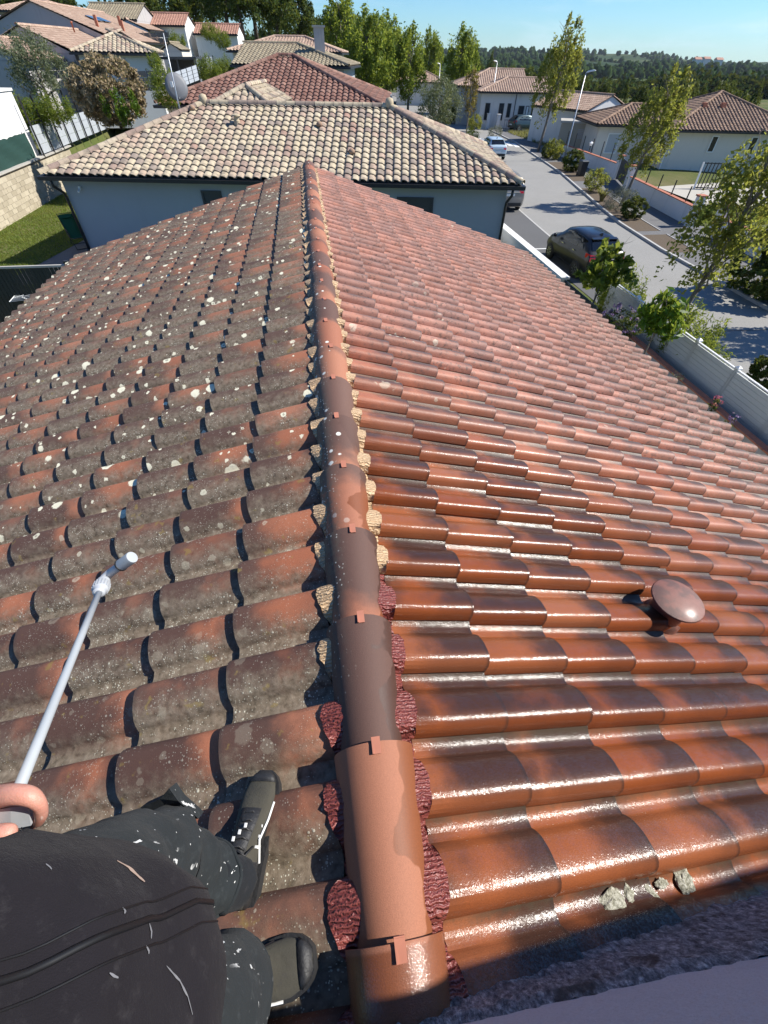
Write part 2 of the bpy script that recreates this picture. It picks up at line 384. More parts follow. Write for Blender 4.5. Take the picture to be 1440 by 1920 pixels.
def ground_mat():
    s = Sh('ground_soil_and_grass'); n = s.noise(.12, 5, .6); m = s.noise(1.6, 5, .65); f = s.noise(14, 4, .7)
    c = s.ramp(n, [(.3, (.055, .085, .022)), (.48, (.085, .105, .030)), (.62, (.13, .125, .05)), (.8, (.20, .165, .095))])
    c = s.mix(s.step(m, .5, .72, 0, .6), c, (.16, .14, .075))
    c = s.mix(.5, c, s.ramp(f, [(.25, (.3, .3, .3)), (.5, (.5, .5, .5)), (.75, (.7, .7, .7))]), 'OVERLAY')
    s.set(Base_Color=c, Roughness=1); s.put(s.b.inputs['Specular IOR Level'], .1); s.bump(f, .6, .04)
    return s.m

def hill_mat():
    s = Sh('wooded_hill'); n = s.noise(.006, 5, .65); f = s.noise(.06, 5, .7)
    c = s.ramp(n, [(.35, (.022, .040, .016)), (.5, (.034, .056, .020)), (.62, (.075, .095, .034)), (.75, (.16, .15, .075))])
    c = s.mix(.6, c, s.ramp(f, [(.25, (.3, .3, .3)), (.5, (.5, .5, .5)), (.75, (.7, .7, .7))]), 'OVERLAY')
    s.set(Base_Color=c, Roughness=1); s.put(s.b.inputs['Specular IOR Level'], .05)
    return s.m

def block_mat():
    s = Sh('pale_concrete_block'); r1, r2, r3 = s.attr(); m = s.noise(9, 4, .6); f = s.noise(70, 3, .7)
    c = s.mix(r1, (.36, .31, .225), (.50, .44, .33)); c = s.mix(s.step(m, .5, .75, 0, .55), c, (.24, .21, .15))
    s.set(Base_Color=c, Roughness=.95); s.bump(f, .4, .008); return s.m

def mortar_mat():
    s = Sh('rough_dark_mortar'); P = s.pos(); n = s.noise(1, 5, .8, vec=s.stretch(P, (80, 80, 32))); b = s.noise(9, 4, .6)
    c = s.ramp(n, [(.34, (.040, .041, .048)), (.46, (.12, .122, .135)), (.56, (.26, .26, .275)), (.68, (.55, .54, .54))])
    c = s.mix(s.step(b, .56, .70, 0, .85), c, (.040, .036, .032))
    s.set(Base_Color=c, Roughness=.95); s.bump(n, .9, .012); return s.m

def near_render():
    s = Sh('grainy_lavender_render'); n = s.noise(150, 4, .75); b = s.noise(5, 4, .6)
    c = s.mix(n, (.36, .345, .37), (.60, .58, .61)); c = s.mix(s.step(b, .5, .8, 0, .3), c, (.30, .29, .31))
    s.set(Base_Color=c, Roughness=.95); s.bump(s.math('ADD', n, s.noise(45, 3)), .9, .006); return s.m

def flash_mat(name, a, b, gloss=.5):
    s = Sh(name); P = s.pos(); X, Y, Z = s.xyz(P)
    wv = s.n('ShaderNodeTexWave', {'bands_direction': 'Y'}, Vector=P, Scale=26., Distortion=5., Detail=3., **{'Detail Scale': 2.2}).outputs['Fac']
    c = s.mix(wv, a, b); c = s.mix(s.step(s.noise(60, 4, .7), .55, .75, 0, .4), c, tuple(x*.45 for x in a))
    s.set(Base_Color=c, Roughness=gloss); s.bump(s.math('ADD', wv, s.math('MULTIPLY', s.noise(70, 3), .7)), .9, .006); return s.m

def crumb_mat():
    s = Sh('mossy_mortar_crumb'); n = s.noise(95, 5, .8); 
    c = s.ramp(n, [(.30, (.05, .05, .03)), (.42, (.22, .21, .15)), (.54, (.46, .45, .36)), (.70, (.70, .68, .60))])
    s.set(Base_Color=c, Roughness=1); s.bump(n, 1, .008); return s.m

def glass(name, col=(.02, .025, .03), rough=.05):
    s = Sh(name); s.set(Base_Color=col, Roughness=rough); s.put(s.b.inputs['Specular IOR Level'], .5); s.put(s.b.inputs['Coat Weight'], .2); return s.m

def car_paint(name, col, metal=.35):
    s = Sh(name); f = s.noise(900, 1); d = s.noise(3, 4)
    c = s.mix(s.math('MULTIPLY', f, .3), col, tuple(min(1, x*1.8+.01) for x in col)); c = s.mix(s.step(d, .5, .8, 0, .12), c, (.2, .19, .17))
    s.set(Base_Color=c, Roughness=.33, Metallic=metal); s.put(s.b.inputs['Coat Weight'], .45); s.put(s.b.inputs['Coat Roughness'], .06); s.put(s.b.inputs['Specular IOR Level'], .25); return s.m

def skin_mat():
    s = Sh('sun_reddened_skin'); n = s.noise(40, 4, .6); f = s.noise(420, 3)
    c = s.mix(n, (.46, .19, .135), (.58, .30, .225)); c = s.mix(s.step(s.noise(90, 3), .58, .72, 0, .35), c, (.46, .15, .11))
    s.set(Base_Color=c, Roughness=.5); s.put(s.b.inputs['Subsurface Weight'], .12); s.put(s.b.inputs['Subsurface Scale'], .004); s.bump(s.math('ADD', f, s.noise(130, 4, .7, vec=s.stretch(s.pos(), (1, 1.6, 2.4)))), .34, .0016); return s.m

MT = dict(
    tile=own_tile(), ridge=ridge_mat(),
    tan_tile=other_tile('cream_mixed_canal_tile', [(0, (.44, .365, .25)), (.40, (.49, .415, .30)), (.66, (.41, .325, .24)), (.80, (.40, .29, .22)), (.90, (.25, .21, .175)), (1, (.36, .22, .165))], (.15, .125, .10), .46),
    red_tile=other_tile('red_brown_canal_tile', [(0, (.165, .082, .062)), (.5, (.22, .112, .085)), (1, (.29, .17, .13))], (.10, .075, .065), .4),
    old_tile=other_tile('weathered_brown_canal_tile', [(0, (.33, .22, .15)), (.5, (.27, .175, .12)), (1, (.20, .13, .095))], (.11, .085, .07), .4),
    pink_tile=other_tile('sun_bleached_pink_canal_tile', [(0, (.48, .355, .27)), (.5, (.42, .295, .22)), (1, (.36, .25, .19))], (.26, .18, .13), .3),
    olive_tile=other_tile('grey_beige_canal_tile', [(0, (.33, .28, .19)), (1, (.25, .205, .14))], (.15, .13, .10), .35),
    rust_tile=other_tile('brick_red_canal_tile', [(0, (.42, .235, .17)), (1, (.35, .19, .14))], (.22, .12, .09), .3),
    deck=plain('roof_underlay', (.05, .04, .035), .9),
    white=stucco('white_render', (.72, .71, .68)), offwhite=stucco('off_white_render', (.64, .62, .58), .16), bluish=stucco('cool_grey_render', (.36, .385, .405), .03),
    beige=stucco('beige_render', (.68, .62, .54), .12), grey=stucco('grey_render', (.42, .40, .39), .2), tankiosk=stucco('sand_render', (.40, .35, .27), .2),
    near=near_render(), mortar=mortar_mat(), block=block_mat(), crumb=crumb_mat(),
    flash_tan=flash_mat('tan_pleated_flashing', (.46, .29, .15), (.62, .44, .26)), flash_red=flash_mat('red_painted_flashing', (.165, .036, .031), (.235, .062, .050), .38),
    black=plain('black_metal', (.018, .018, .02), .45), dkgrey=plain('anthracite_metal', (.045, .05, .055), .5), galv=plain('galvanised_steel', (.42, .44, .46), .42, metal=.7, var=.1),
    lightgrey=plain('pale_grey_plastic', (.42, .44, .46), .42, .06), lance=plain('grey_white_plastic_tube', (.36, .385, .40), .45, .08), whitep=plain('white_plastic', (.78, .78, .76), .35, .05),
    fencew=plain('grey_white_composite_board', (.50, .52, .515), .5, .06), cap_tile=plain('terracotta_coping', (.42, .15, .085), .8, .3, 14, bump=.3),
    clip=plain('terracotta_clip', (.42, .16, .10), .75, .2), conc=plain('weathered_concrete', (.40, .38, .34), .93, .2, 3, bump=.3), kerb=plain('kerb_concrete', (.42, .41, .385), .93, .2, 3, bump=.3),
    road=asphalt('pale_worn_asphalt', (.262, .256, .238)), bay=asphalt('darker_asphalt', (.115, .115, .115)), path=asphalt('pavement_asphalt', (.155, .152, .15)),
    paint=plain('white_road_paint', (.66, .66, .63), .8, .2, 6), soil=plain('bark_mulch_and_soil', (.10, .072, .045), 1, .45, 30, bump=.8, bs=40),
    ground=ground_mat(), hill=hill_mat(), patio=plain('dark_stone_paving', (.085, .085, .09), .7, .25, 4),
    bark=plain('grey_bark', (.17, .145, .115), .9, .35, 30, bump=.6, bs=60), bark_dark=plain('dark_bark', (.075, .06, .047), .9, .35, 30),
    lf_green=leaf('spring_green_leaves', (.075, .130, .016), (.150, .195, .030), .45), lf_dark=leaf('dark_green_leaves', (.026, .055, .012), (.065, .105, .022), .25),
    lf_olive=leaf('grey_olive_leaves', (.105, .13, .07), (.19, .215, .135), .2), lf_mix=leaf('yellow_green_leaves', (.135, .155, .026), (.25, .245, .055), .5, third=(.20, .13, .035)),
    lf_dry=leaf('dry_brown_leaves', (.25, .185, .105), (.40, .31, .19), .15, .8, third=(.46, .38, .26)), lf_bright=leaf('bright_glossy_leaves', (.055, .135, .012), (.125, .225, .024), .4, .32),
    lf_willow=leaf('fresh_willow_leaves', (.10, .170, .018), (.190, .245, .038), .5), lf_rust=leaf('bronze_young_leaves', (.16, .095, .03), (.22, .16, .05), .3),
    lf_grey=leaf('silver_grey_leaves', (.13, .145, .125), (.22, .23, .20), .15, .7), lf_hedge=leaf('clipped_hedge_leaves', (.035, .070, .014), (.085, .115, .022), .2, third=(.13, .10, .03)),
    lf_wood=leaf('far_wood_leaves', (.016, .034, .013), (.048, .078, .022), .1, .9, spec=.0), purple=leaf('purple_petals', (.20, .10, .30), (.34, .24, .46), .3), orangef=leaf('orange_petals', (.70, .22, .02), (.75, .40, .05), .3), pink=leaf('pink_petals', (.50, .06, .16), (.60, .18, .26), .3),
    grass=leaf('lawn_blades', (.085, .155, .018), (.20, .235, .05), .35, .6), drygrass=leaf('dry_verge_blades', (.18, .17, .06), (.28, .25, .11), .3, .7),
    mesh_green=plain('green_windbreak_mesh', (.010, .045, .036), .85, .35, 25), screen_grey=plain('grey_screen_boards', (.40, .43, .46), .55, .22, 4), slat_dark=plain('dark_olive_slats', (.040, .036, .026), .75, .45, 5),
    jacket=fabric('black_softshell', (.0120, .0104, .0130)), trousers=fabric('paint_flecked_work_trousers', (.020, .024, .026), (.66, .66, .64), dust=(.06, .068, .07)), sock=fabric('dark_gaiter', (.014, .016, .019)),
    shoe=fabric('olive_grey_shoe_mesh', (.062, .058, .046), weave=900), shoe_dark=plain('black_shoe_rubber', (.02, .02, .021), .6, .3, 40, bump=.3), lace=plain('white_lace', (.70, .70, .68), .8, .1), skin=skin_mat(), hair=plain('dark_hair', (.03, .02, .015), .7),
    zip=plain('jacket_zip_tape', (.004, .004, .005), .55), scuff=plain('pale_paint_scuff', (.38, .27, .21), .9, .25, 60), scuffw=plain('white_paint_scuff', (.16, .16, .17), .9, .3, 60),
    glass=glass('dark_glass'), carglass=glass('tinted_car_glass', (.006, .007, .009), .04), lamp_red=plain('red_tail_light', (.42, .012, .015), .12, .1), chrome=plain('chrome', (.7, .7, .7), .15, .02, metal=1), rim=plain('alloy_rim', (.42, .43, .44), .3, .05, metal=.9), tyre=plain('tyre_rubber', (.02, .02, .02), .8),
    p_dark=car_paint('charcoal_car_paint', (.010, .011, .015), .1), p_silver=car_paint('warm_silver_car_paint', (.26, .245, .225)), p_blue=car_paint('pale_blue_car_paint', (.42, .52, .58), .2), p_white=car_paint('white_car_paint', (.70, .71, .72), 0),
    dishg=plain('dish_grey', (.17, .175, .185), .6, .08), skin_pale=plain('pale_nail', (.55, .36, .30), .35, .05), lounger=plain('green_sling_fabric', (.012, .095, .030), .7, .2), vent=None,
)
def wet_clay():
    s = Sh('wet_clay_vent'); n = s.noise(30, 4, .6); g = s.noise(300, 3, .7)
    c = s.mix(n, (.165, .058, .038), (.25, .10, .068)); c = s.mix(s.step(s.noise(14, 4), .44, .62, 0, .7), c, (.085, .045, .035))
    s.set(Base_Color=c, Roughness=.5); s.put(s.b.inputs['Coat Weight'], .22); s.put(s.b.inputs['Coat Roughness'], .25); s.bump(g, .6, .004); return s.m
MT['vent'] = wet_clay()
# ------------------------------------------------------------------ ground, hills, street
def S01(a, b, x): return sst(a, b, x)
def gz(x, y):
    """height of the terrain"""
    z = .55*S01(10.2, 9.7, x)
    z += 1.65*S01(-15.15, -15.35, x) + .085*max(0, -15.3-x)*S01(15, 40, y)
    z += 2.7*S01(43, 52, y)*S01(11, 3, x)*S01(-15.6, -14.9, x)
    z += S01(40, 110, y)*3.2*S01(10, -10, x)
    z -= 2.5*S01(30, 70, x)*S01(-20, 20, y)
    z -= S01(150, 500, y)*14
    return z
def build_ground():
    xs = sorted(set([-3500, -1500, -700, -350, -200, -130]+list(np.arange(-90, 120.1, 3.0))+[-15.36, -15.14, -14.95, 9.68, 9.95, 10.22, 11.2, -12, -18, -24, 160, 240, 350, 700, 1500, 3500]))
    ys = sorted(set([-400, -100, -40]+list(np.arange(-12, 130.1, 3.0))+[43, 47.5, 52, 150, 180, 220, 270, 340, 450, 600, 900, 1500, 3000, 5200]))
    v = np.array([(x, y, gz(x, y)) for y in ys for x in xs]); nx = len(xs)
    f = np.array([(j*nx+i, j*nx+i+1, (j+1)*nx+i+1, (j+1)*nx+i) for j in range(len(ys)-1) for i in range(nx-1)])
    obj('ground', npmesh('ground', v, f), MT['ground'], kind='structure')
build_ground()

def hills():
    xs = np.linspace(-2600, 4200, 120); ys = np.concatenate([np.linspace(330, 900, 26), np.linspace(960, 3600, 34)])
    def hz(x, y):
        q = noise.noise(V((x*.0011, y*.0011, 3.1)))*1.0+noise.noise(V((x*.0035, y*.0035, 8.1)))*.4
        a = S01(330, 1500, y)
        return -16+a*(13+12*q)+S01(1400, 2600, y)*(8+16*q)+13*math.exp(-((x-720)/200)**2-((y-1900)/500)**2)-S01(2900, 3600, y)*40
    v = np.array([(x, y, hz(x, y)) for y in ys for x in xs]); nx = len(xs)
    f = np.array([(j*nx+i, j*nx+i+1, (j+1)*nx+i+1, (j+1)*nx+i) for j in range(len(ys)-1) for i in range(nx-1)])
    obj('hills', npmesh('hills', v, f, smooth=True), MT['hill'], kind='structure')
    return hz
HZ = hills()

def strip(name, L, R, z, m, kind='structure', n=0):
    vs = [(x, y, z) for x, y in L]+[(x, y, z) for x, y in R]; k = len(L)
    return MB().add(vs, [(i, k+i, k+i+1, i+1) for i in range(k-1)]).build(name, m, kind=kind)
ROADL = [(12.45, -14), (12.45, 22), (12.95, 30), (14.5, 42), (17.0, 60), (17.8, 77), (17.3, 108), (15.5, 150)]
KERB = [(17.05, -14), (17.05, 15), (17.2, 22), (17.66, 26.8), (18.35, 30.5), (20.9, 42.5), (23.4, 60), (24.4, 77), (23.6, 108), (21.5, 150)]
def interp(line, y):
    for a, b in zip(line, line[1:]):
        if a[1] <= y <= b[1]: return lerp(a[0], b[0], (y-a[1])/(b[1]-a[1]))
    return line[-1][0]
ys = [-14, -4, 4, 10, 15, 18, 22, 26.8, 30.5, 36, 42, 50, 60, 70, 77, 90, 108, 128, 150]
strip('road', [(interp(ROADL, y), y) for y in ys], [(interp(KERB, y), y) for y in ys], .012, MT['road'])
strip('parking_bay', [(10.75, y) for y in (14.2, 22, 26.5, 30.5)]+[(12.0, 42), (14.2, 52)], [(interp(ROADL, y)-.1, y) for y in (14.2, 22, 26.5, 30.5)]+[(14.4, 42), (15.9, 52)], .016, MT['bay'])
strip('pavement', [(interp(KERB, y)+.13, y) for y in ys], [(interp(KERB, y)+(4.6 if y < 40 else 3.8), y) for y in ys], .1, MT['path'])
def kerb_line(name, line, yy, w=.13, h=.115):
    mb = MB(); rg = [[(interp(line, y)+dx, y, z) for dx, z in ((0, 0), (0, h), (w, h), (w, 0))] for y in yy]
    return mb.loft(rg).build(name, MT['kerb'], kind='structure')
kerb_line('kerb', KERB, ys)
kerb_line('parking_edge', [(x-.1, y) for x, y in ROADL], [14.2, 22, 26.8, 30.5, 36, 42, 50], .1, .022)
for k, (ya, yb) in enumerate(((14.2, 14.32), (22.75, 22.87))): strip('bay_line', [(10.75, ya), (10.75, yb)], [(12.35, ya), (12.35, yb)], .021, MT['paint'])
for k in range(6):                                            # zebra crossing
    a = at(902+k*12.2, 263+k*2.0, 0); strip('zebra_bar', [(a.x-.22, a.y-1.3), (a.x+.25, a.y+1.7)], [(a.x+.26, a.y-1.35), (a.x+.75, a.y+1.6)], .017, MT['paint'])
strip('road_seam', [(12.45, 13.15), (12.45, 13.19)], [(17.04, 12.95), (17.04, 13.0)], .0165, MT['black'])
# planting beds beside the right kerb and the driveway crossing
for ya, yb in ((-14, 13.5), (21.3, 24.3), (25.0, 36.0), (38.5, 47.0)):
    yy = np.linspace(ya, yb, 6); strip('planting_bed', [(interp(KERB, y)+.14, y) for y in yy], [(interp(KERB, y)+1.55, y) for y in yy], .106, MT['soil'])
    kerb_line('bed_edging', [(x+1.55, y) for x, y in KERB], list(yy), .06, .13)
strip('garden_bed', [(8.3, -3), (8.3, 14)], [(9.68, -3), (9.68, 14)], .56, MT['soil'])
strip('street_bed', [(9.96, -3), (9.96, 14.1)], [(12.3, -3), (12.3, 14.1)], .03, MT['soil'])
strip('patio', [(-11.7, 18.6), (-10.05, 26.5)], [(-6.5, 18.6), (-6.5, 26.5)], .566, MT['patio'])
strip('gravel_drive', [(25.5, 30.2), (25.6, 36)], [(36, 29), (36, 38)], .13, plain('pale_gravel', (.42, .39, .33), 1, .3, 25))

# ------------------------------------------------------------------ roof tiles
WRR = .74
def tile_profile(p, nr, nc, hr):
    """cross-section across one interlocking tile: free edge, roll, channel; list of (a, z, u)"""
    pts = []
    def zz(t):
        if t < .30: q = t/.30; z = hr*(1-(1-q)**2.5)**.58+.016*(1-q)
        elif t < WRR: q = (t-.30)/(WRR-.30); z = hr*((max(0, 1-q**2.1))**.64*.88+.12*(1-q))
        else: z = 0
        if t > .58: q = min(1, (t-.58)/.32); z = (z**2.2+(hr*.27*(1-q)**1.6)**2.2)**(1/2.2)
        if t > .82: q = (t-.82)/.24; z += .015*q**1.8
        return z
    ts = [0, .03, .07, .12, .18, .25, .33, .41, .49, .56, .62, .67, .71, .74, .78, .84, .90, .96, 1.01, 1.06] if nr > 9 else ([0, .06, .14, .24, .36, .48, .58, .66, .72, .78, .88, 1.0, 1.06] if nr > 6 else ([0, .08, .2, .36, .54, .66, .74, .88, 1.06] if nr > 3 else [0, .12, .36, .6, .74, 1.06]))
    for t in ts: pts.append((t*p, zz(t)))
    return pts
def tile_arrays(p, e, nr, nc, hr, lap, th, back=False):
    """one tile: x across (0..p), y from the head (0) down to the lower end (e+lap); returns verts, quads, uv"""
    pr = tile_profile(p, nr, nc, hr); n = len(pr); L = e+lap
    ysr = (0, .5, 1)
    v = []; uv = []
    for t in ysr:
        s = .93+.07*t                                          # the roll narrows towards the head
        for a, z in pr:
            v.append((a, t*L, z*s+th*(t*1.18)-th*.18)); uv.append((a/p, t))
    f = [(j*n+i, j*n+i+1, (j+1)*n+i+1, (j+1)*n+i) for j in range(2) for i in range(n-1)]
    o = len(v)                                                 # lip at the lower end, a little thickness
    for a, z in pr: v.append((a, L, z+th-.0)); uv.append((a/p, 1))
    for a, z in pr: v.append((a+.001, L-.004, z+th-th*.95)); uv.append((a/p, 1))
    f += [(o+i, o+i+1, o+n+i+1, o+n+i) for i in range(n-1)]
    o = len(v)                                                 # free side edge of the roll
    for t in (0, 1):
        z = pr[0][1]*(.93+.07*t)+th*(t*1.18)-th*.18
        v += [(0, t*L, z), (.004, t*L, z-.016)]; uv += [(0, t), (0, t)]
    f.append((o, o+2, o+3, o+1))
    return np.array(v), np.array(f), np.array(uv)

def frame_matrix(O, U, Nn, t):
    """x along the eave, y DOWN the slope, z out of the slope; origin at the eave corner O"""
    U = V(U).normalized(); up = (V(Nn)+V((0, 0, t))).normalized(); nz = U.cross(up).normalized()
    if nz.z < 0: nz = -nz
    M = Matrix((U, -up, nz)).transposed().to_4x4(); M.translation = V(O); return M

def clip_half(vs, uv, faces, fn):
    out_v = [tuple(x) for x in vs]; out_uv = [tuple(x) for x in uv]; out_f = []
    d = [fn(p) for p in vs]
    for f in faces:
        poly = []
        for a, b in zip(f, list(f[1:])+[f[0]]):
            if d[a] >= 0: poly.append(a)
            if (d[a] >= 0) != (d[b] >= 0):
                t = d[a]/(d[a]-d[b]); out_v.append(tuple(lerp(np.array(out_v[a]), np.array(out_v[b]), t))); out_uv.append(tuple(lerp(np.array(out_uv[a]), np.array(out_uv[b]), t))); poly.append(len(out_v)-1)
        if len(poly) >= 3:
            for k in range(1, len(poly)-1): out_f.append((poly[0], poly[k], poly[k+1]))
    return out_v, out_uv, out_f

def tile_slope(th, m, O, U, Nn, W, R, t, hl=0, hr=0, p=.3, e=.36, nr=6, nc=2, hroll=.06, lap=.05, thick=.016, single=0, seed=1, x0=0.0, extra_clip=None, name='roof_tile', jit=.004, tint=None, mirror=False):
    """lay canal tiles on a roof plane: the first `single` tiles (those that show largest) are parts, the rest one part"""
    rg = random.Random(seed); Mx = frame_matrix(O, U, Nn, t); FL = Matrix.Scale(-1, 4, V((0, 1, 0))); MY = Mx @ FL; YF = np.array([1, -1, 1]); ca = 1/math.sqrt(1+t*t); SL = R/ca
    bv, bf, buv = tile_arrays(p, e, nr, nc, hroll, lap, thick)
    slots = []
    ncol = int(math.ceil((W-x0)/p))+1; nrow = int(math.ceil(SL/e))
    for c in range(-1, ncol):
        for r in range(nrow):
            x = x0+c*p; yb = -r*e                              # lower end of the tile, measured from the eave
            s_mid = (r+.5)*e*ca; xm = x+p/2
            if xm < s_mid*hl-p*.7 or xm > W-s_mid*hr+p*.7 or x > W+.02 or x+p < -.02: continue
            slots.append((x, yb, r, c))
    def cut(x, yb):
        ys = (yb, yb-e-lap); need = []
        lo = min(x, x+p); 
        for yy in ys:
            s = -yy*ca
            if x < s*hl+.01: need.append('l')
            if x+p*1.06 > W-s*hr-.01: need.append('r')
            if s > R+.02: need.append('t')
        return set(need)
    data = []
    for x, yb, r, c in slots:
        wp = Mx @ V((x+p/2, yb-e/2, .03)); zc = seen(wp)
        data.append((zc if zc else 1e6+(wp-CAM).length, x, yb, r, c))
    data.sort(key=lambda q: q[0])
    shared = {}; rest_v = []; rest_f = []; rest_uv = []; rest_t = []; o = 0; rest3 = []
    nn = sum(1 for d in data if d[0] < 1e6)
    for k, (zc, x, yb, r, c) in enumerate(data):
        cl = cut(x, yb); tn = np.array([rg.random(), rg.random(), rg.random()]) if tint is None else tint(rg)
        off = np.array([x, yb-(e+lap), 0]); dz = rg.uniform(-jit, jit)*.6; dx = rg.uniform(-jit, jit); rz = rg.uniform(-1, 1)*jit*2
        v = bv.copy()
        if cl or extra_clip:
            v = v+off; v[:, 2] += dz
            vv, uu, ff = v, buv, [tuple(q) for q in bf]
            fns = []
            if 'l' in cl: fns.append(lambda q: q[0]-max(0, -q[1]*ca)*hl+.001)
            if 'r' in cl: fns.append(lambda q: W-q[0]-max(0, -q[1]*ca)*hr+.001)
            if 't' in cl: fns.append(lambda q: R+q[1]*ca)
            for fn in fns: vv, uu, ff = clip_half(vv, uu, ff, fn)
            if not ff: continue
            if k < single and zc < 1e6:
                used = sorted(set(i for q in ff for i in q)); ix = {a: b for b, a in enumerate(used)}
                va = np.array([vv[i] for i in used])-off; ua = np.array([uu[i] for i in used]); fa = np.array([[ix[i] for i in q] for q in ff])
                me = npmesh(name, va*YF, fa[:, ::-1], ua, np.tile(tn, (len(va), 1)), True); me.set_sharp_from_angle(angle=math.radians(50))
                obj(name, me, m, th, MY @ Matrix.Translation(V(off*YF)))
            else:
                used = sorted(set(i for q in ff for i in q)); ix = {a: b for b, a in enumerate(used)}
                rest3.append((np.array([vv[i] for i in used]), np.array([[ix[i] for i in q] for q in ff]), np.array([uu[i] for i in used]), tn))
            continue
        if k < single and zc < 1e6:
            key = rg.randrange(14)
            if key not in shared:
                me = npmesh(name, bv*YF, bf[:, ::-1], buv, np.tile(tn, (len(bv), 1)), True); me.set_sharp_from_angle(angle=math.radians(50)); shared[key] = me
            obj(name, shared[key], m, th, MY @ Matrix.Translation(V((x+dx, e+lap-yb, dz))) @ Matrix.Rotation(rz, 4, 'Z'))
        else:
            v = v+off+np.array([dx, 0, dz]); rest_v.append(v); rest_f.append(bf+o); rest_uv.append(buv); rest_t.append(np.tile(tn, (len(v), 1))); o += len(v)
    parts = []
    if rest_v: parts.append((np.concatenate(rest_v), np.concatenate(rest_f), np.concatenate(rest_uv), np.concatenate(rest_t)))
    if rest3:
        o = 0; a = []; b = []; c_ = []; d = []
        for v, f, u, tn in rest3: a.append(v); b.append(f+o); c_.append(u); d.append(np.tile(tn, (len(v), 1))); o += len(v)
        parts.append((np.concatenate(a), np.concatenate(b), np.concatenate(c_), np.concatenate(d)))
    if not parts: return
    # one mesh for the rest (triangles)
    V_, F_, UV_, T_ = [], [], [], []; o = 0
    for v, f, u, tt in parts:
        if f.shape[1] == 4: f = np.concatenate([f[:, [0, 1, 2]], f[:, [0, 2, 3]]])
        V_.append(v); F_.append(f+o); UV_.append(u); T_.append(tt); o += len(v)
    me = npmesh('roof_tiles', np.concatenate(V_)*YF, np.concatenate(F_)[:, ::-1], np.concatenate(UV_), np.concatenate(T_), True)
    me.set_sharp_from_angle(angle=math.radians(50))
    obj('roof_tiles', me, m, th, MY, kind='stuff')

def half_round(L, r0, r1, th=.012, n=9, arc=math.pi*1.02, rise=0):
    """half-round ridge tile lying along +y: r0 at y=0, r1 at y=L"""
    v = []; uv = []; f = []
    for t in (0, .25, .5, .75, 1):
        r = lerp(r0, r1, t)
        for i in range(n+1):
            a = math.pi/2+arc*(.5-i/n); v.append((r*math.cos(a), t*L, r*math.sin(a)+rise*t)); uv.append((1-i/n if False else i/n, t))
    m = n+1
    f += [(j*m+i, j*m+i+1, (j+1)*m+i+1, (j+1)*m+i) for j in range(4) for i in range(n)]
    for t, r, sgn in ((0, r0, 1), (1, r1, -1)):
        o = len(v)
        for q in (0, th):
            for i in range(m):
                a = math.pi/2+arc*(.5-i/n); v.append(((r-q)*math.cos(a), t*L, (r-q)*math.sin(a)+rise*t)); uv.append((i/n, t))
        f += [(o+i, o+i+1, o+m+i+1, o+m+i) for i in range(n)]
    return np.array(v), np.array(f), np.array(uv)

def ridge_run(th, m, P, Q, r=.11, L=.40, single=True, seed=3, name='ridge_tile', n=7):
    P, Q = V(P), V(Q); d = Q-P; N = max(1, int(round(d.length/L))); e = d.length/N; d.normalize()
    x = d.cross(V((0, 0, 1))).normalized(); z = x.cross(d); R = Matrix((x, d, z)).transposed().to_4x4()
    rg = random.Random(seed); bv, bf, buv = half_round(e+.05, r*1.06, r*.94, n=n)
    sh = [npmesh(name, bv, bf, buv, np.tile(np.array([rg.random() for _ in range(3)]), (len(bv), 1)), True) for _ in range(6 if single else 1)]
    for s_ in sh: s_.set_sharp_from_angle(angle=math.radians(50))
    if single:
        for k in range(N): obj(name, sh[rg.randrange(6)], m, th, Matrix.Translation(P+d*(k*e)) @ R @ Matrix.Rotation(.012, 4, 'X'))
    else:
        vs, fs, us, ts = [], [], [], []
        for k in range(N):
            vs.append(bv+np.array([0, k*e, 0])); fs.append(bf+k*len(bv)); us.append(buv); ts.append(np.tile(np.array([rg.random() for _ in range(3)]), (len(bv), 1)))
        me = npmesh('ridge_tiles', np.concatenate(vs), np.concatenate(fs), np.concatenate(us), np.concatenate(ts), True)
        obj('ridge_tiles', me, m, th, Matrix.Translation(P) @ R, kind='stuff')

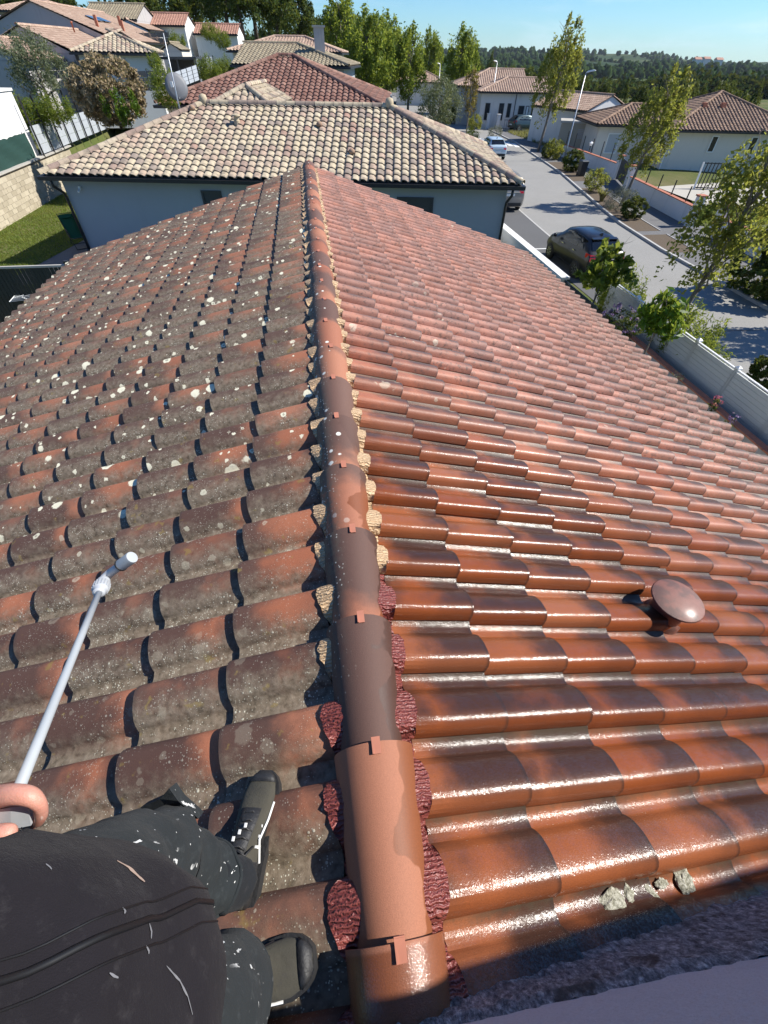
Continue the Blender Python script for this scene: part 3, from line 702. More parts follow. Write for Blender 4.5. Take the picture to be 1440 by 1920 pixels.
# ------------------------------------------------------------------ generic house block with hipped or gabled roof
def block(th, A, yaw, W, D, zg, ze, t, tile, wall, hips=(1, 1), p=.30, e=.36, nr=4, single=0, over=.4, ridge_single=False, gut=True, seed=1, backs=True, pr=.11, wallname='wall', thick=.02):
    """A is the front-left eave corner; the eave runs along local x, the ridge lies at half the depth D"""
    c, s = math.cos(yaw), math.sin(yaw); U = V((c, s, 0)); Nn = V((-s, c, 0)); A = V((A[0], A[1], ze))
    P = lambda x, y, z=0: A+U*x+Nn*y+V((0, 0, z))
    R = D/2; hl, hr = hips; tm = MT[tile]; wl = MT[wall]
    # walls, gables with them
    o = over; mb = MB(); x0, x1 = (o, W-o); y0, y1 = o, D-o; zt = -.06
    if not hl: x0 = .12
    if not hr: x1 = W-.12
    q = [(x0, y0), (x1, y0), (x1, y1), (x0, y1)]
    zb = zg-ze
    mb.add([P(x, y, zb) for x, y in q]+[P(x, y, zt) for x, y in q], [(3, 2, 1, 0), (4, 5, 6, 7)]+[(i, (i+1) % 4, 4+(i+1) % 4, 4+i) for i in range(4)])
    for on, x in ((hl, x0), (hr, x1)):
        if not on:
            k = -1 if x == x0 else 1; xx = x-k*.1
            top = (R-o)*t-.02+o*t
            mb.add([P(x, y0, zt-.03), P(x, y1, zt-.03), P(x, R, top), P(xx, y0, zt-.03), P(xx, y1, zt-.03), P(xx, R, top)], [(0, 1, 2), (5, 4, 3), (0, 2, 5, 3), (1, 4, 5, 2), (0, 3, 4, 1)])
    mb.build(wallname, wl, th)
    # deck under the tiles
    r0, r1 = (R if hl else 0), (R if hr else 0); d = -.035; mb = MB()
    cs = [P(0, 0, d), P(W, 0, d), P(W, D, d), P(0, D, d), P(r0, R, R*t+d), P(W-r1, R, R*t+d)]
    mb.add(cs, [(0, 1, 5, 4), (2, 3, 4, 5)]+([(1, 2, 5)] if hr else [])+([(3, 0, 4)] if hl else []))
    mb.build('roof_deck', MT['deck'], th)
    kw = dict(p=p, e=e, nr=nr, seed=seed, thick=thick)
    tile_slope(th, tm, P(0, 0), U, Nn, W, R, t, hl, hr, single=single, **kw)
    if backs: tile_slope(th, tm, P(W, D), -U, -Nn, W, R, t, hr, hl, **kw)
    if hl: tile_slope(th, tm, P(0, D), -Nn, U, D, R, t, 1, 1, **kw)
    if hr: tile_slope(th, tm, P(W, 0), Nn, -U, D, R, t, 1, 1, **kw)
    lift = .045
    ridge_run(th, tm, P(r0-.1, R, R*t+lift), P(W-r1+.1, R, R*t+lift), pr, single=ridge_single, seed=seed)
    for on, a, b in ((hl, (0, 0), (r0, R)), (hl, (0, D), (r0, R)), (hr, (W, 0), (W-r1, R)), (hr, (W, D), (W-r1, R))):
        if on: ridge_run(th, tm, P(*a, .03), P(*b, R*t+lift), pr, single=ridge_single, seed=seed+1, name='hip_tile')
    if gut:
        mb = MB()
        for a, b in (((-.06, -.06), (W+.06, -.06)), ((W+.06, D+.06), (-.06, D+.06)))+((((-.06, D+.06), (-.06, -.06)),) if hl else ())+((((W+.06, -.06), (W+.06, D+.06)),) if hr else ()):
            mb.bar(P(*a, -.09), P(*b, -.09), .12, .11)
        mb.build('gutter', MT['black'], th)
    return P
def window(th, P, x, y, z, w_, h, face, style='dark', frame='whitep'):
    """window on a wall; face is the local outward direction 'f' (front, -y), 'l' (-x) or 'r' (+x)"""
    ax, out = {'f': ((1, 0), (0, -1)), 'l': ((0, 1), (-1, 0)), 'r': ((0, 1), (1, 0)), 'b': ((1, 0), (0, 1))}[face]
    def Q(a, o_, zz): return P(x+ax[0]*a+out[0]*o_, y+ax[1]*a+out[1]*o_, z+zz)
    def slab(a0, a1, z0, z1, o0, o1, mb):
        mb.add([Q(a, o_, zz) for zz in (z0, z1) for o_ in (o0, o1) for a in (a0, a1)], [(0, 2, 3, 1), (4, 5, 7, 6), (0, 1, 5, 4), (2, 6, 7, 3), (0, 4, 6, 2), (1, 3, 7, 5)])
    fr = MB(); b = .07
    slab(-w_/2-b, -w_/2, -b, h+b, -.02, .05, fr); slab(w_/2, w_/2+b, -b, h+b, -.02, .05, fr); slab(-w_/2, w_/2, h, h+b, -.02, .05, fr); slab(-w_/2, w_/2, -b, 0, -.02, .09, fr)
    f = fr.build('window' if style != 'door' else 'door', MT[frame], th)
    pn = MB(); slab(-w_/2, w_/2, 0, h, -.02, .012, pn)
    pn.build('pane' if style == 'dark' else 'shutter', MT['glass'] if style == 'dark' else MT[style if style in MT else 'dkgrey'], f)
    if style == 'dark' and w_ > .7:
        bar = MB(); slab(-.025, .025, 0, h, .012, .03, bar); bar.build('mullion', MT[frame], f)
    return f

# ------------------------------------------------------------------ the air between here and the hills
hm = bpy.data.materials.new('thin_haze'); hm.use_nodes = True; ht_ = hm.node_tree
for nd in list(ht_.nodes):
    if nd.type == 'BSDF_PRINCIPLED': ht_.nodes.remove(nd)
pv_ = ht_.nodes.new('ShaderNodeVolumePrincipled'); pv_.inputs['Color'].default_value = (.80, .90, 1, 1); pv_.inputs['Density'].default_value = .000045; pv_.inputs['Anisotropy'].default_value = .2
ht_.links.new(pv_.outputs[0], ht_.nodes['Material Output'].inputs['Volume'])
MB().box((350, 2420, 10), (7900, 5900, 190)).build('haze', hm, kind='stuff')
# ------------------------------------------------------------------ our own house: the roof in the foreground
ZR = 5.2; TR_, TL_ = .337, .2931                              # ridge crest height, fall of the right and the left slope
PR, PL = .2069, .2185
house = thing('tiled_house', 'foreground house, clay tile roof lichened on the left slope and wet on the right', 'house', (0, 4, .55))
own_tint = lambda rg: np.array([rg.random(), rg.random(), rg.random()])
ER, EL = 4.57, 4.59
zr = lambda x: ZR-.103-TR_*x
zl = lambda x: ZR-.10-TL_*abs(x)
YR0 = -.0558-2*PR; YL0 = 9.893
tile_slope(house, MT['tile'], (ER, YR0, zr(ER)), (0, 1, 0), (-1, 0, 0), 9.92-YR0, 4.47, TR_, p=PR, e=.345*math.sqrt(1+TR_**2), nr=12, nc=6, hroll=.066, lap=.05, thick=.022, single=150, seed=11, tint=own_tint, jit=.0048)
tile_slope(house, MT['tile'], (-EL, YL0, zl(EL)), (0, -1, 0), (1, 0, 0), YL0+1.9, 4.48, TL_, p=PL, e=.345*math.sqrt(1+TL_**2), nr=12, nc=6, hroll=.072, lap=.05, thick=.025, single=150, seed=23, tint=own_tint, jit=.0048)
mb = MB()
mb.add([(ER-.03, -2, zr(ER)-.06), (ER-.03, 9.84, zr(ER)-.06), (0, 9.84, ZR-.16), (0, -2, ZR-.16), (-EL+.03, -2, zl(EL)-.06), (-EL+.03, 9.84, zl(EL)-.06)], [(0, 1, 2, 3), (3, 2, 5, 4)])
mb.build('roof_deck', MT['deck'], house)
mb = MB().add([(4.1, -2, .5), (4.1, 9.6, .5), (-4.1, 9.6, .5), (-4.1, -2, .5), (4.1, -2, zr(4.1)-.1), (4.1, 9.6, zr(4.1)-.1), (-4.1, 9.6, zl(4.1)-.1), (-4.1, -2, zl(4.1)-.1), (0, 9.6, ZR-.2), (0, -2, ZR-.2)],
    [(0, 1, 5, 4), (2, 3, 7, 6), (1, 2, 6, 8, 5), (3, 0, 4, 9, 7), (0, 3, 2, 1)])
mb.build('wall', MT['white'], house)
for sx, xe, ze_ in ((1, ER-.02, zr(ER)-.085), (-1, -EL+.02, zl(EL)-.085)):
    MB().bar((xe-sx*.01, -2, ze_), (xe-sx*.01, 9.86, ze_), .02, .15).build('fascia', MT['offwhite'], house)
# ridge tiles, each with its clip
rg = random.Random(5); RU = .4
for i in range(-1, 25):
    y0 = -.0698+RU*(i-0); tn = np.array([rg.random(), rg.random(), rg.random()])
    if i == -1: tn = np.array([.9, .2, .6])
    if i == 0: tn = np.array([.98, .2, .75])
    if i in (1, 2): tn = np.array([-.55 if i == 1 else .02, .1, .4])
    if i == 3: tn = np.array([.5, .1, .5])
    bv, bf, buv = half_round(RU+.05, .090, .118, .013, 14)
    bv = bv.copy(); bv[:, 1] += y0-.05+ .0; bv[:, 0] += rg.uniform(-.003, .003)-.004; bv[:, 2] += ZR-.105+np.where(buv[:, 1] > .5, .006, 0.0)
    if i == -1:
        bv[:, 1] = np.maximum(bv[:, 1], -.40)
    me = npmesh('ridge_tile', bv, bf, buv, np.tile(tn, (len(bv), 1)), True); me.set_sharp_from_angle(angle=math.radians(50))
    rt = obj('ridge_tile', me, MT['ridge'], house)
    yc = y0+RU; cx = rg.uniform(-.008, .012)
    cm = MB().box((cx, yc-.012, ZR+.022), (.024, .040, .004), Matrix.Rotation(.18, 3, 'X')).box((cx, yc+.008, ZR+.012), (.024, .004, .028)).box((cx-.010, yc-.020, ZR+.020), (.004, .024, .010))
    cm.build('clip', MT['clip'], rt)
    if i == 24: MB().lathe([(.001, 0), (.06, .0), (.10, -.03), (.108, -.08)], (0, yc+.06, ZR-.10), (0, 1, 0), 14).build('end_cap', MT['ridge'], rt, True)
# pleated flashing lapping over the head of every tile column on both sides of the ridge
def flap(side, j):
    p = PR if side > 0 else PL; pr = tile_profile(p, 12, 6, .066 if side > 0 else .072); wr = WRR*p
    y0 = YR0+j*PR if side > 0 else YL0-j*PL; vs = []; n = len(pr)
    rg = random.Random(j*7+side)
    for k, xx in enumerate((.055, .10, .14, 1)):
        for a, z in pr:
            q = a/wr
            if side > 0: xo = .122+.027*max(0, math.sin(math.pi*min(1, q*.98+.02)))**.6*(q < 1)+.006*noise.noise(V((a*60, j*3.1, 0)))
            else: xo = .108+.044*max(0, math.sin(math.pi*min(1, q**.62)))**.8*(q < 1)+.010*noise.noise(V((a*45, j*2.3, 5)))
            x = min(xx, xo) if k < 3 else xo
            zz = z+.009+.0028*math.sin(a*900+j)+(.004 if k == 3 else 0)*rg.uniform(-1, 1)
            yy = y0+a if side > 0 else y0-a
            vs.append((side*x, yy, (zr(x) if side > 0 else zl(x))+zz))
    fs = [(r*n+i, r*n+i+1, (r+1)*n+i+1, (r+1)*n+i) for r in range(3) for i in range(n-1)]
    red = y0 < (.86 if side > 0 else .70)
    mx = MT['flash_red'] if red else MT['flash_tan']
    o = MB().add(vs, fs).build('flashing', mx, house, True)
    if red: o['label'] = 'flashing painted red'
for j in range(1, 50): flap(1, j)
for j in range(-1, 47):
    if YL0-j*PL > -.4: flap(-1, j)
# the taller rendered part behind, with its rough mortar fillet
wy = lambda x: -.19+.020*(x-.4)
mb = MB().prism([(-.14, wy(-.14)), (-.14, -2.4), (4.9, -2.4), (4.9, wy(4.9))], 2.6, 6.3); mb.build('upper_wall', MT['near'], house)
rgm = random.Random(2); vs = []; fs = []; NX, NZ = 150, 12
for i in range(NX+1):
    x = -.15+2.9*i/NX
    zb = (zr(x) if x > 0 else zl(x))-.045; ztop = ZR+.055+.14*max(-.2, x-.15)+.018*noise.noise(V((x*5, 0, 1)))+.012*noise.noise(V((x*23, 0, 2)))
    for k in range(NZ+1):
        t = k/NZ; z = lerp(zb, ztop, t)
        y = wy(x)+.012+.012*noise.noise(V((x*28, z*28, 3)))+.006*noise.noise(V((x*80, z*80, 3)))+.030*(1-t)**3-.016*(t > .97)
        vs.append((x, y, z))
fs = [(i*(NZ+1)+k, (i+1)*(NZ+1)+k, (i+1)*(NZ+1)+k+1, i*(NZ+1)+k+1) for i in range(NX) for k in range(NZ)]
MB().add(vs, fs).build('mortar_fillet', MT['mortar'], house, True)
# terracotta roof vent standing square to the slope
ax = V((.06, .0, 1)).normalized(); vb = at(1280, 1113, 4.815); vb.z = zr(vb.x)+.01
vent = MB().lathe([(.105, -.06), (.095, .03), (.080, .045), (.076, .10), (.076, .165)], vb, ax, 20).build('roof_vent', MT['vent'], house, True, 40)
MB().lathe([(.070, -.006), (.116, -.010), (.122, -.004), (.119, .003), (.095, .012), (.052, .020), (.002, .023)], vb+ax*.165, ax, 28).build('cap', MT['vent'], vent, True, 40)
# crumbs of mortar knocked off the wall
CR = ['largest mossy mortar lump lying on the wet tile beside the wall', 'small flat mortar crumb next to the largest lump by the wall', 'rounded grey mortar crumb with a pale streak, midway along the row',
      'pale yellowish mortar crumb, smallest of the row on the tile', 'dark mossy mortar lump at the right end of the row']
for k, (x, y, s) in enumerate(((.632, -.092, .029), (.690, -.086, .018), (.762, -.086, .021), (.824, -.078, .015), (.908, -.078, .029))):
    bm = bmesh.new(); bmesh.ops.create_icosphere(bm, subdivisions=3, radius=1)
    for vv in bm.verts:
        q = vv.co.copy(); f = 1+.55*noise.noise(q*1.3+V((k*5, 0, 0)))+.28*noise.noise(q*4+V((k, 3, 0))); vv.co = V((q.x*1.25*f, q.y*.8*f, max(-.3, q.z*.32*f)))*s
    me = bpy.data.meshes.new('mortar_crumb'); bm.to_mesh(me); bm.free()
    obj('mortar_crumb', me, MT['crumb'], None, Matrix.Translation((x, y, zr(x)+.012+s*.3)) @ Matrix.Rotation(k*1.1, 4, 'Z'), label=CR[k], cat='mortar crumb', group='mortar crumbs on the wet tiles')

# ------------------------------------------------------------------ the neighbour's house straight ahead
A2 = V((-9.72, 21.07)); YW2 = math.atan2(-.1643, .9864)
h2 = thing('hipped_house', 'neighbouring white house with a cream and pink canal tile hipped roof and black gutter', 'house', (A2.x, A2.y, .5), YW2)
P2 = block(h2, A2, YW2, 17.59, 9.9, .4, 3.4, .33, 'tan_tile', 'bluish', (1, 1), nr=8, single=290, ridge_single=True, seed=4, pr=.125, over=.42, thick=.034)
f = window(h2, P2, 13.75, .42, -1.72, 1.25, 1.15, 'f', 'dkgrey', 'dkgrey')
window(h2, P2, 6.0, .42, -.95, .62, .45, 'f', 'dkgrey', 'dkgrey')
for x in (.42, 17.17):                                         # downpipes with a swan neck
    sx = 1 if x > 5 else -1
    MB().tube([P2(x+sx*.10, -.04, -.12), P2(x+sx*.10, -.02, -.32), P2(x+.02*sx, .30, -.58), P2(x+.02*sx, .33, -.75), P2(x+.02*sx, .33, -2.9)], .05, 8).build('downpipe', MT['black'], h2, True)
mb = MB().box(P2(1.05, .36, -.42), (.07, .12, .09)).tube([P2(1.05, .30, -.46), P2(1.05, .16, -.52)], .035, 8); mb.build('security_camera', MT['whitep'], h2)
MB().bar(P2(.5, .405, -.16), P2(17.1, .405, -.16), .03, .10).build('eaves_trim', MT['white'], h2)
vq = P2(6.6, 3.5, 3.5*.33+.04)
mb = MB().lathe([(.13, -.05), (.12, .1), (.10, .12), (.10, .22), (.17, .23), (.16, .27), (.02, .30)], vq, n=12); mb.build('roof_vent', MT['tan_tile'], h2, True, 40)
for x, y in ((9.9, 3.4), (4.6, 4.4), (11.3, 1.6)): MB().lathe([(.11, -.03), (.12, .06), (.06, .11), (.01, .12)], P2(x, y, y*.33+.09), n=10).build('vent_tile', MT['old_tile'], h2, True)
MB().lathe([(.01, .22), (.13, .18), (.17, .08), (.17, -.05), (.13, -.12)], P2(12.64, 4.95, 4.95*.33+.12), n=14).build('ridge_finial', MT['tan_tile'], h2, True)
MB().lathe([(.01, .22), (.13, .18), (.17, .08), (.17, -.05), (.13, -.12)], P2(4.95, 4.95, 4.95*.33+.12), n=14).build('ridge_finial', MT['tan_tile'], h2, True)
block(h2, P2(7.75, 5.05).xy, YW2+math.pi/2, 5.0, 2.6, 3.0, 4.98, .42, 'tan_tile', 'bluish', (1, 0), nr=6, over=.1, seed=9, ridge_single=True, gut=False, backs=False, wallname='upper_wall')

# ------------------------------------------------------------------ red roof and tan roof behind it
h3 = thing('red_roofed_house', 'house with a dark red-brown hipped tile roof behind the cream roofed house', 'house', (-.65, 35, .7), YW2)
c, s = math.cos(YW2), math.sin(YW2); ap = V((-.65, 35.0)); R3 = 5.4; W3 = 11.6
A3 = ap-V((c, s))*(W3/2)-V((-s, c))*R3
P3 = block(h3, A3, YW2, W3, 2*R3, .6, 6.40-.31*R3, .31, 'red_tile', 'offwhite', (1, 1), nr=5, single=290, ridge_single=True, seed=14, backs=False, thick=.03)
h4 = thing('chimney_house', 'pale house with a striped beige tile roof and a square chimney beyond the red roof', 'house', (-1, 50, 3.2), YW2)
A4 = atD(432, 116, 45); ZE4 = 5.95
P4 = block(h4, A4.xy, YW2-.02, 8.7, 9, 2.6, ZE4, .24, 'olive_tile', 'bluish', (0, 1), nr=4, seed=5, backs=False)
window(h4, P4, 7.6, .4, -1.2, .5, .6, 'f', 'dark')
MB().box(P4(6.2, 3.0, 1.2), (.75, .55, 1.5)).build('chimney', MT['grey'], h4)
MB().box(P4(6.2, 3.0, 1.98), (.95, .75, .10)).build('chimney_cap', MT['conc'], h4)
h4b = thing('far_hipped_house', 'low beige tile roof just showing above the striped roof with the chimney', 'house', (-3, 62, 4), YW2)
a = atD(425, 93, 60); block(h4b, a.xy, YW2, 11, 8, 2.6, a.z-.05, .25, 'pink_tile', 'offwhite', (1, 1), nr=4, seed=6, backs=False)

# ------------------------------------------------------------------ houses on the rise at top left
def hill_house(name, label, x, y, zg): return thing(name, label, 'house', (x, y, zg))
hA = hill_house('gabled_house', 'white house with shaded gable, pink tile roof and hipped wing above the dry bush', -17, 50, 4)
PA = block(hA, (-21.0, 48.3), .10, 6.8, 12, 2.0, 6.35, .36, 'pink_tile', 'grey', (0, 0), nr=4, seed=21, over=.3) if False else None
# main body: ridge runs away from the viewer, gable towards us
PA = block(hA, (-16.0, 48.6), math.pi/2-.10, 11, 7.0, 2.4, 6.38, .36, 'pink_tile', 'grey', (0, 0), nr=4, seed=21, over=.3)
PA2 = block(hA, (-15.7, 46.4), .12, 5.6, 6.6, 2.4, 6.42, .33, 'tan_tile', 'white', (1, 1), nr=5, seed=22, over=.35, wallname='wing_wall')
window(hA, PA2, 1.0, .35, -1.35, 1.0, .95, 'f', 'whitep', 'whitep'); window(hA, PA2, 2.9, .35, -1.3, .9, .85, 'f', 'lightgrey', 'lightgrey')
MB().lathe([(.06, 0), (.06, .5), (.09, .5), (.09, .6)], PA(6.5, 2.5, 1.1), n=8).build('flue', MT['cap_tile'], hA, True)
hA3 = hill_house('low_roofed_house', 'corner of a pale tiled roof half hidden by the olive tree at the left edge', -20, 44, 3)
block(hA3, (-17.6, 43.6), math.pi/2-.1, 9, 5.4, 2.0, 6.05, .34, 'pink_tile', 'grey', (0, 0), nr=4, seed=25, over=.3, backs=False)
hB = hill_house('long_roofed_house', 'house with the long sun-bleached roof and dark gable behind the gabled white house', -19, 62, 4.6)
PB = block(hB, (-15.2, 58.2), math.pi/2-.08, 16, 13.0, 3.0, 7.1, .33, 'pink_tile', 'grey', (0, 0), nr=4, seed=26, over=.3)
for x, y in ((2.2, 2.4), (7.4, 2.0), (10.5, 3.2)): MB().box(PB(x, y, y*.33+.35), (.22, .22, .8)).build('flue', MT['cap_tile'], hB)
mb = MB(); 
for x in (6.0, 8.0): mb.box(PB(x, 3.9, 3.9*.33+.16), (1.0, 1.6, .06), Matrix.Rotation(-.08, 3, 'Z') @ Matrix.Rotation(.30, 3, 'Y'))
mb.build('solar_panel', MT['glass'], hB)
hD = hill_house('top_left_house', 'farthest house at the top left corner with a pale hipped roof', -29, 80, 6)
block(hD, (-33.5, 77), -.10, 9.0, 9, 4, 9.35, .22, 'pink_tile', 'grey', (1, 1), nr=4, seed=27, backs=False)
hE = hill_house('grey_roofed_house', 'house with a grey-beige gable roof and a white shuttered wing under the forest', -19, 78, 4.9)
PE = block(hE, (-23.6, 76.5), -.10, 6.2, 8.0, 4, 8.9, .32, 'olive_tile', 'grey', (0, 0), nr=4, seed=28, over=.3)
PE2 = block(hE, (-16.2, 75.2), math.pi/2-.12, 8.0, 4.6, 4, 8.15, .32, 'pink_tile', 'white', (0, 0), nr=4, seed=29, over=.25, wallname='wing_wall')
for x in (1.2, 2.6): window(hE, PE2, x, .25, -1.5, .55, 1.2, 'f', 'dark')
hF = hill_house('red_gable_house', 'white gabled house with a bright pink-red roof in front of the forest', -14, 82, 5.2)
PF = block(hF, (-18.0, 80.5), -.10, 5.0, 5.6, 4, 8.65, .36, 'rust_tile', 'white', (0, 0), nr=4, seed=30, over=.25)
window(hF, PF, 4.74, 2.0, -1.2, .5, .9, 'r', 'dark')
hG = hill_house('small_white_house', 'small white house with a pale roof between the pink-red roof and the forest', -13, 87, 5.3)
block(hG, (-13.4, 86), math.pi/2-.1, 6, 4.0, 4, 8.5, .34, 'pink_tile', 'white', (0, 0), nr=4, seed=31, over=.25)
hH = hill_house('forest_edge_house', 'house with a brick-red roof half hidden by shrubs at the forest edge', -10, 82, 5)
block(hH, (-12.4, 81), -.10, 5.4, 5.0, 4, 8.05, .34, 'rust_tile', 'white', (0, 0), nr=4, seed=32, over=.25)
sh = thing('garden_shed', 'beige garden shed with a dark doorway on the bank behind the satellite dish', 'shed', (-9.6, 61, 5), 0)
c_, z_ = atD(365, 108, 60), 6.0
PS = block(sh, atD(345, 108, 60).xy-V((0, .2)), math.pi/2-.12, 3.0, 2.1, 4, 6.62, .42, 'olive_tile', 'beige', (0, 0), nr=3, seed=33, over=.1, gut=False)
wb = atD(10, 220, 22)
wh = thing('white_annex', 'plain sunlit white rendered building with a flat coping at the left edge', 'building', (-14, 26, 2.2))
q = [V((-11.75, 25.6)), V((-14.9, 26.4)), V((-16.4, 21.5)), V((-13.3, 20.6))]
wq = [V((-14.75, 28.7)), V((-19.6, 28.2)), V((-19.4, 21.2)), V((-16.0, 22.0))]
poly = [(-15.30, 34.25), (-21, 34.9), (-21.5, 22.0), (-15.9, 22.0)]
MB().prism(poly, 1.4, 5.0).build('wall', MT['white'], wh)
MB().prism([(-15.24, 34.35), (-21.1, 35.0), (-21.6, 21.9), (-15.8, 21.9)], 5.0, 5.10).build('coping', MT['white'], wh)
MB().prism([(-15.9, 33.7), (-20.8, 34.3), (-21.3, 22.6), (-16.5, 22.6)], 5.1, 6.0).build('upper_storey', MT['white'], wh)
cp = thing('carport', 'dark flat-roofed carport below the garden shed', 'carport', (-10, 54, 4.4))
a, b = atD(293, 109, 52), atD(368, 109, 52)
u = (b-a); u.z = 0; L = u.length; u.normalize(); nn = V((-u.y, u.x, 0))
MB().bar(a+nn*1.5, b+nn*1.5, 3.2, .16).build('roof', MT['dkgrey'], cp)
MB().bar(a+nn*2.9-V((0, 0, 1.0)), b+nn*2.9-V((0, 0, 1.0)), .1, 2.0).build('back_wall', MT['dkgrey'], cp)
for t in (0, .5, 1): MB().bar(a+u*(L*t)+nn*.05, a+u*(L*t)+nn*.05-V((0, 0, 2.2)), .12).build('post', MT['whitep'] if t == 1 else MT['dkgrey'], cp)

# ------------------------------------------------------------------ houses across the street
r1 = thing('shuttered_house', 'grey house with two pale tile roofs and dark shutters behind the parked teal car', 'house', (26, 77, 0))
PR1 = block(r1, (22.6, 73.2), -.16, 9.4, 8.0, 0, 3.55, .30, 'pink_tile', 'offwhite', (1, 0), nr=4, seed=41, over=.35, backs=False)
PR2 = block(r1, (20.9, 78.2), -.16, 9.5, 9.5, 0, 3.9, .32, 'pink_tile', 'grey', (1, 0), nr=4, seed=42, over=.3, backs=False, wallname='rear_wall')
for x, w_, h_, z_ in ((1.3, .5, 1.5, -2.6), (3.1, .5, 1.5, -2.6), (4.1, .35, 1.2, -2.3), (5.7, .6, 1.9, -3.2), (6.5, .25, 1.9, -3.2), (7.5, .8, 1.5, -2.6), (8.7, .5, 1.3, -2.5)): window(r1, PR1, x, .35, z_, w_, h_, 'f', 'dark' if x not in (6.5,) else 'whitep', 'dkgrey')
MB().tube([PR1(4.8, .3, -.1), PR1(4.8, .3, -3.4)], .05, 6).build('downpipe', MT['dkgrey'], r1)
r2 = thing('gabled_barn', 'white windowless gabled building behind the electricity kiosk', 'building', (27, 52, 0))
block(r2, (33.6, 56.0), math.pi/2+.35, 8, 6.2, -1, 3.05, .34, 'pink_tile', 'white', (0, 0), nr=4, seed=43, over=.2)
ks = thing('electricity_kiosk', 'sand-coloured flat-roofed electricity kiosk with a vent grille beside the lamp post', 'kiosk', (26.4, 52.3, 0), -.5)
Mx = Matrix.Translation((26.9, 53.2, 0)) @ Matrix.Rotation(-.42, 4, 'Z')
kk = MB().box((0, 0, 1.15), (3.2, 2.4, 2.3)); obj('wall', kk.mesh('wall'), MT['tankiosk'], ks, Mx)
obj('roof_slab', MB().box((0, 0, 2.38), (3.5, 2.7, .16)).mesh('roof_slab'), MT['conc'], ks, Mx)
g_ = MB(); 
for k in range(6): g_.box((.6, -1.215, 1.25+k*.12), (1.1, .03, .07))
obj('vent_grille', g_.mesh('vent_grille'), MT['grey'], ks, Mx); obj('door', MB().box((-.85, -1.21, .95), (.9, .04, 1.8)).mesh('door'), MT['tankiosk'], ks, Mx)
r3 = thing('beige_villa', 'large beige house with a brown hipped tile roof across the street at right', 'house', (30, 44, -.3))
a = at(1142, 216, 2.95)
PV = block(r3, (30.3, 43.6), -.19, 11.5, 11.5, -.6, 2.6, .36, 'old_tile', 'beige', (1, 1), nr=5, seed=44, over=.45, backs=False)
PV2 = block(r3, (25.7, 47.3), -.19, 6.5, 7.5, -.6, 2.62, .30, 'old_tile', 'beige', (1, 0), nr=5, seed=45, over=.4, backs=False, wallname='wing_wall')
window(r3, PV, 4.2, .45, -1.35, .42, .95, 'f', 'dark'); window(r3, PV, 7.5, .45, -1.35, .42, .95, 'f', 'dark')
window(r3, PV2, 1.9, .4, -1.9, .95, 1.25, 'f', 'lightgrey', 'whitep')
for x in (3.6, 5.2): MB().box(PV(x, 3.4, 3.4*.36+.15), (.35, .3, .3)).build('roof_vent', MT['cap_tile'], r3)
MB().tube([PV(.5, .4, -.1), PV(.5, .4, -2.7)], .05, 6).build('downpipe', MT['whitep'], r3)
r4 = thing('far_street_house', 'tan roofed house glimpsed between the street trees far down the road', 'house', (19, 112, 0))
block(r4, (17.8, 112), -.16, 10, 9, 0, 3.2, .33, 'pink_tile', 'offwhite', (1, 1), nr=4, seed=46, backs=False)
# ------------------------------------------------------------------ the person at the lower left and the spray lance
def az(px, py, zc): return CAM + ray(px, py)*zc
def nz3(p, f=1, s=0): return noise.noise(V((p[0]*f+s, p[1]*f, p[2]*f)))
person = thing('person', 'person in black jacket and paint-flecked trousers standing on the left slope with a lance', 'person', (-.36, 0, 5.03))
def lofted(keys, n, steps, wr=.006, wf=14, seed=0, axis=None):
    """smooth tube through keys (centre, radius across, radius along facing, facing angle), with cloth wrinkles"""
    out = []; K = len(keys)
    for i in range(K-1):
        for st in range(steps if i < K-2 else steps+1):
            t = st/steps; t2 = t*t*(3-2*t)
            c = V(keys[i][0]).lerp(V(keys[i+1][0]), t); a = lerp(keys[i][1], keys[i+1][1], t2); b = lerp(keys[i][2], keys[i+1][2], t2)
            d = (V(keys[min(i+1, K-1)][0])-V(keys[i][0])).normalized()
            x = V((.54, -.84, 0)) if axis is None else V(axis); x = (x-d*x.dot(d)).normalized(); y = d.cross(x).normalized()
            ring = []
            for k in range(n):
                q = 2*math.pi*k/n; p = c+x*a*math.cos(q)+y*b*math.sin(q)
                o_ = (x*math.cos(q)+y*math.sin(q)); p += o_*wr*(nz3(p, wf, seed)+.5*nz3(p, wf*2.3, seed+4)); ring.append(p)
            out.append(ring)
    return out
def skinned(name, verts, edges, rad, m, parent, root=0, sub=2):
    me = bpy.data.meshes.new(name); me.from_pydata([tuple(v) for v in verts], edges, []); 
    o = obj(name, me, m, parent)
    mod = o.modifiers.new('skin', 'SKIN'); mod.use_smooth_shade = True
    for i, r in enumerate(rad): me.skin_vertices[0].data[i].radius = (r, r)
    me.skin_vertices[0].data[root].use_root = True
    sb = o.modifiers.new('sub', 'SUBSURF'); sb.levels = sb.render_levels = sub
    return o
bv = []; be = []; br = []
def sv(p, r, parent=None):
    bv.append(V(p)); br.append(r)
    if parent is not None: be.append((parent, len(bv)-1))
    return len(bv)-1
pel = sv((-.385, -.06, 5.86), .105); che = sv((-.46, -.09, 6.22), .12, pel); up_ = sv((-.50, -.10, 6.40), .10, che); nk = sv((-.52, -.10, 6.53), .055, up_)
hd = sv((-.50, -.085, 6.64), .082, nk); ht = sv((-.51, -.085, 6.74), .075, hd); sv((-.405, -.025, 6.645), .016, hd)
shl = sv((-.56, .05, 6.41), .058, up_); ell = sv((-.67, .14, 6.12), .042, shl); wrl = sv(az(-130, 1560, .53), .028, ell); pal = sv(az(-55, 1530, .50), .030, wrl)
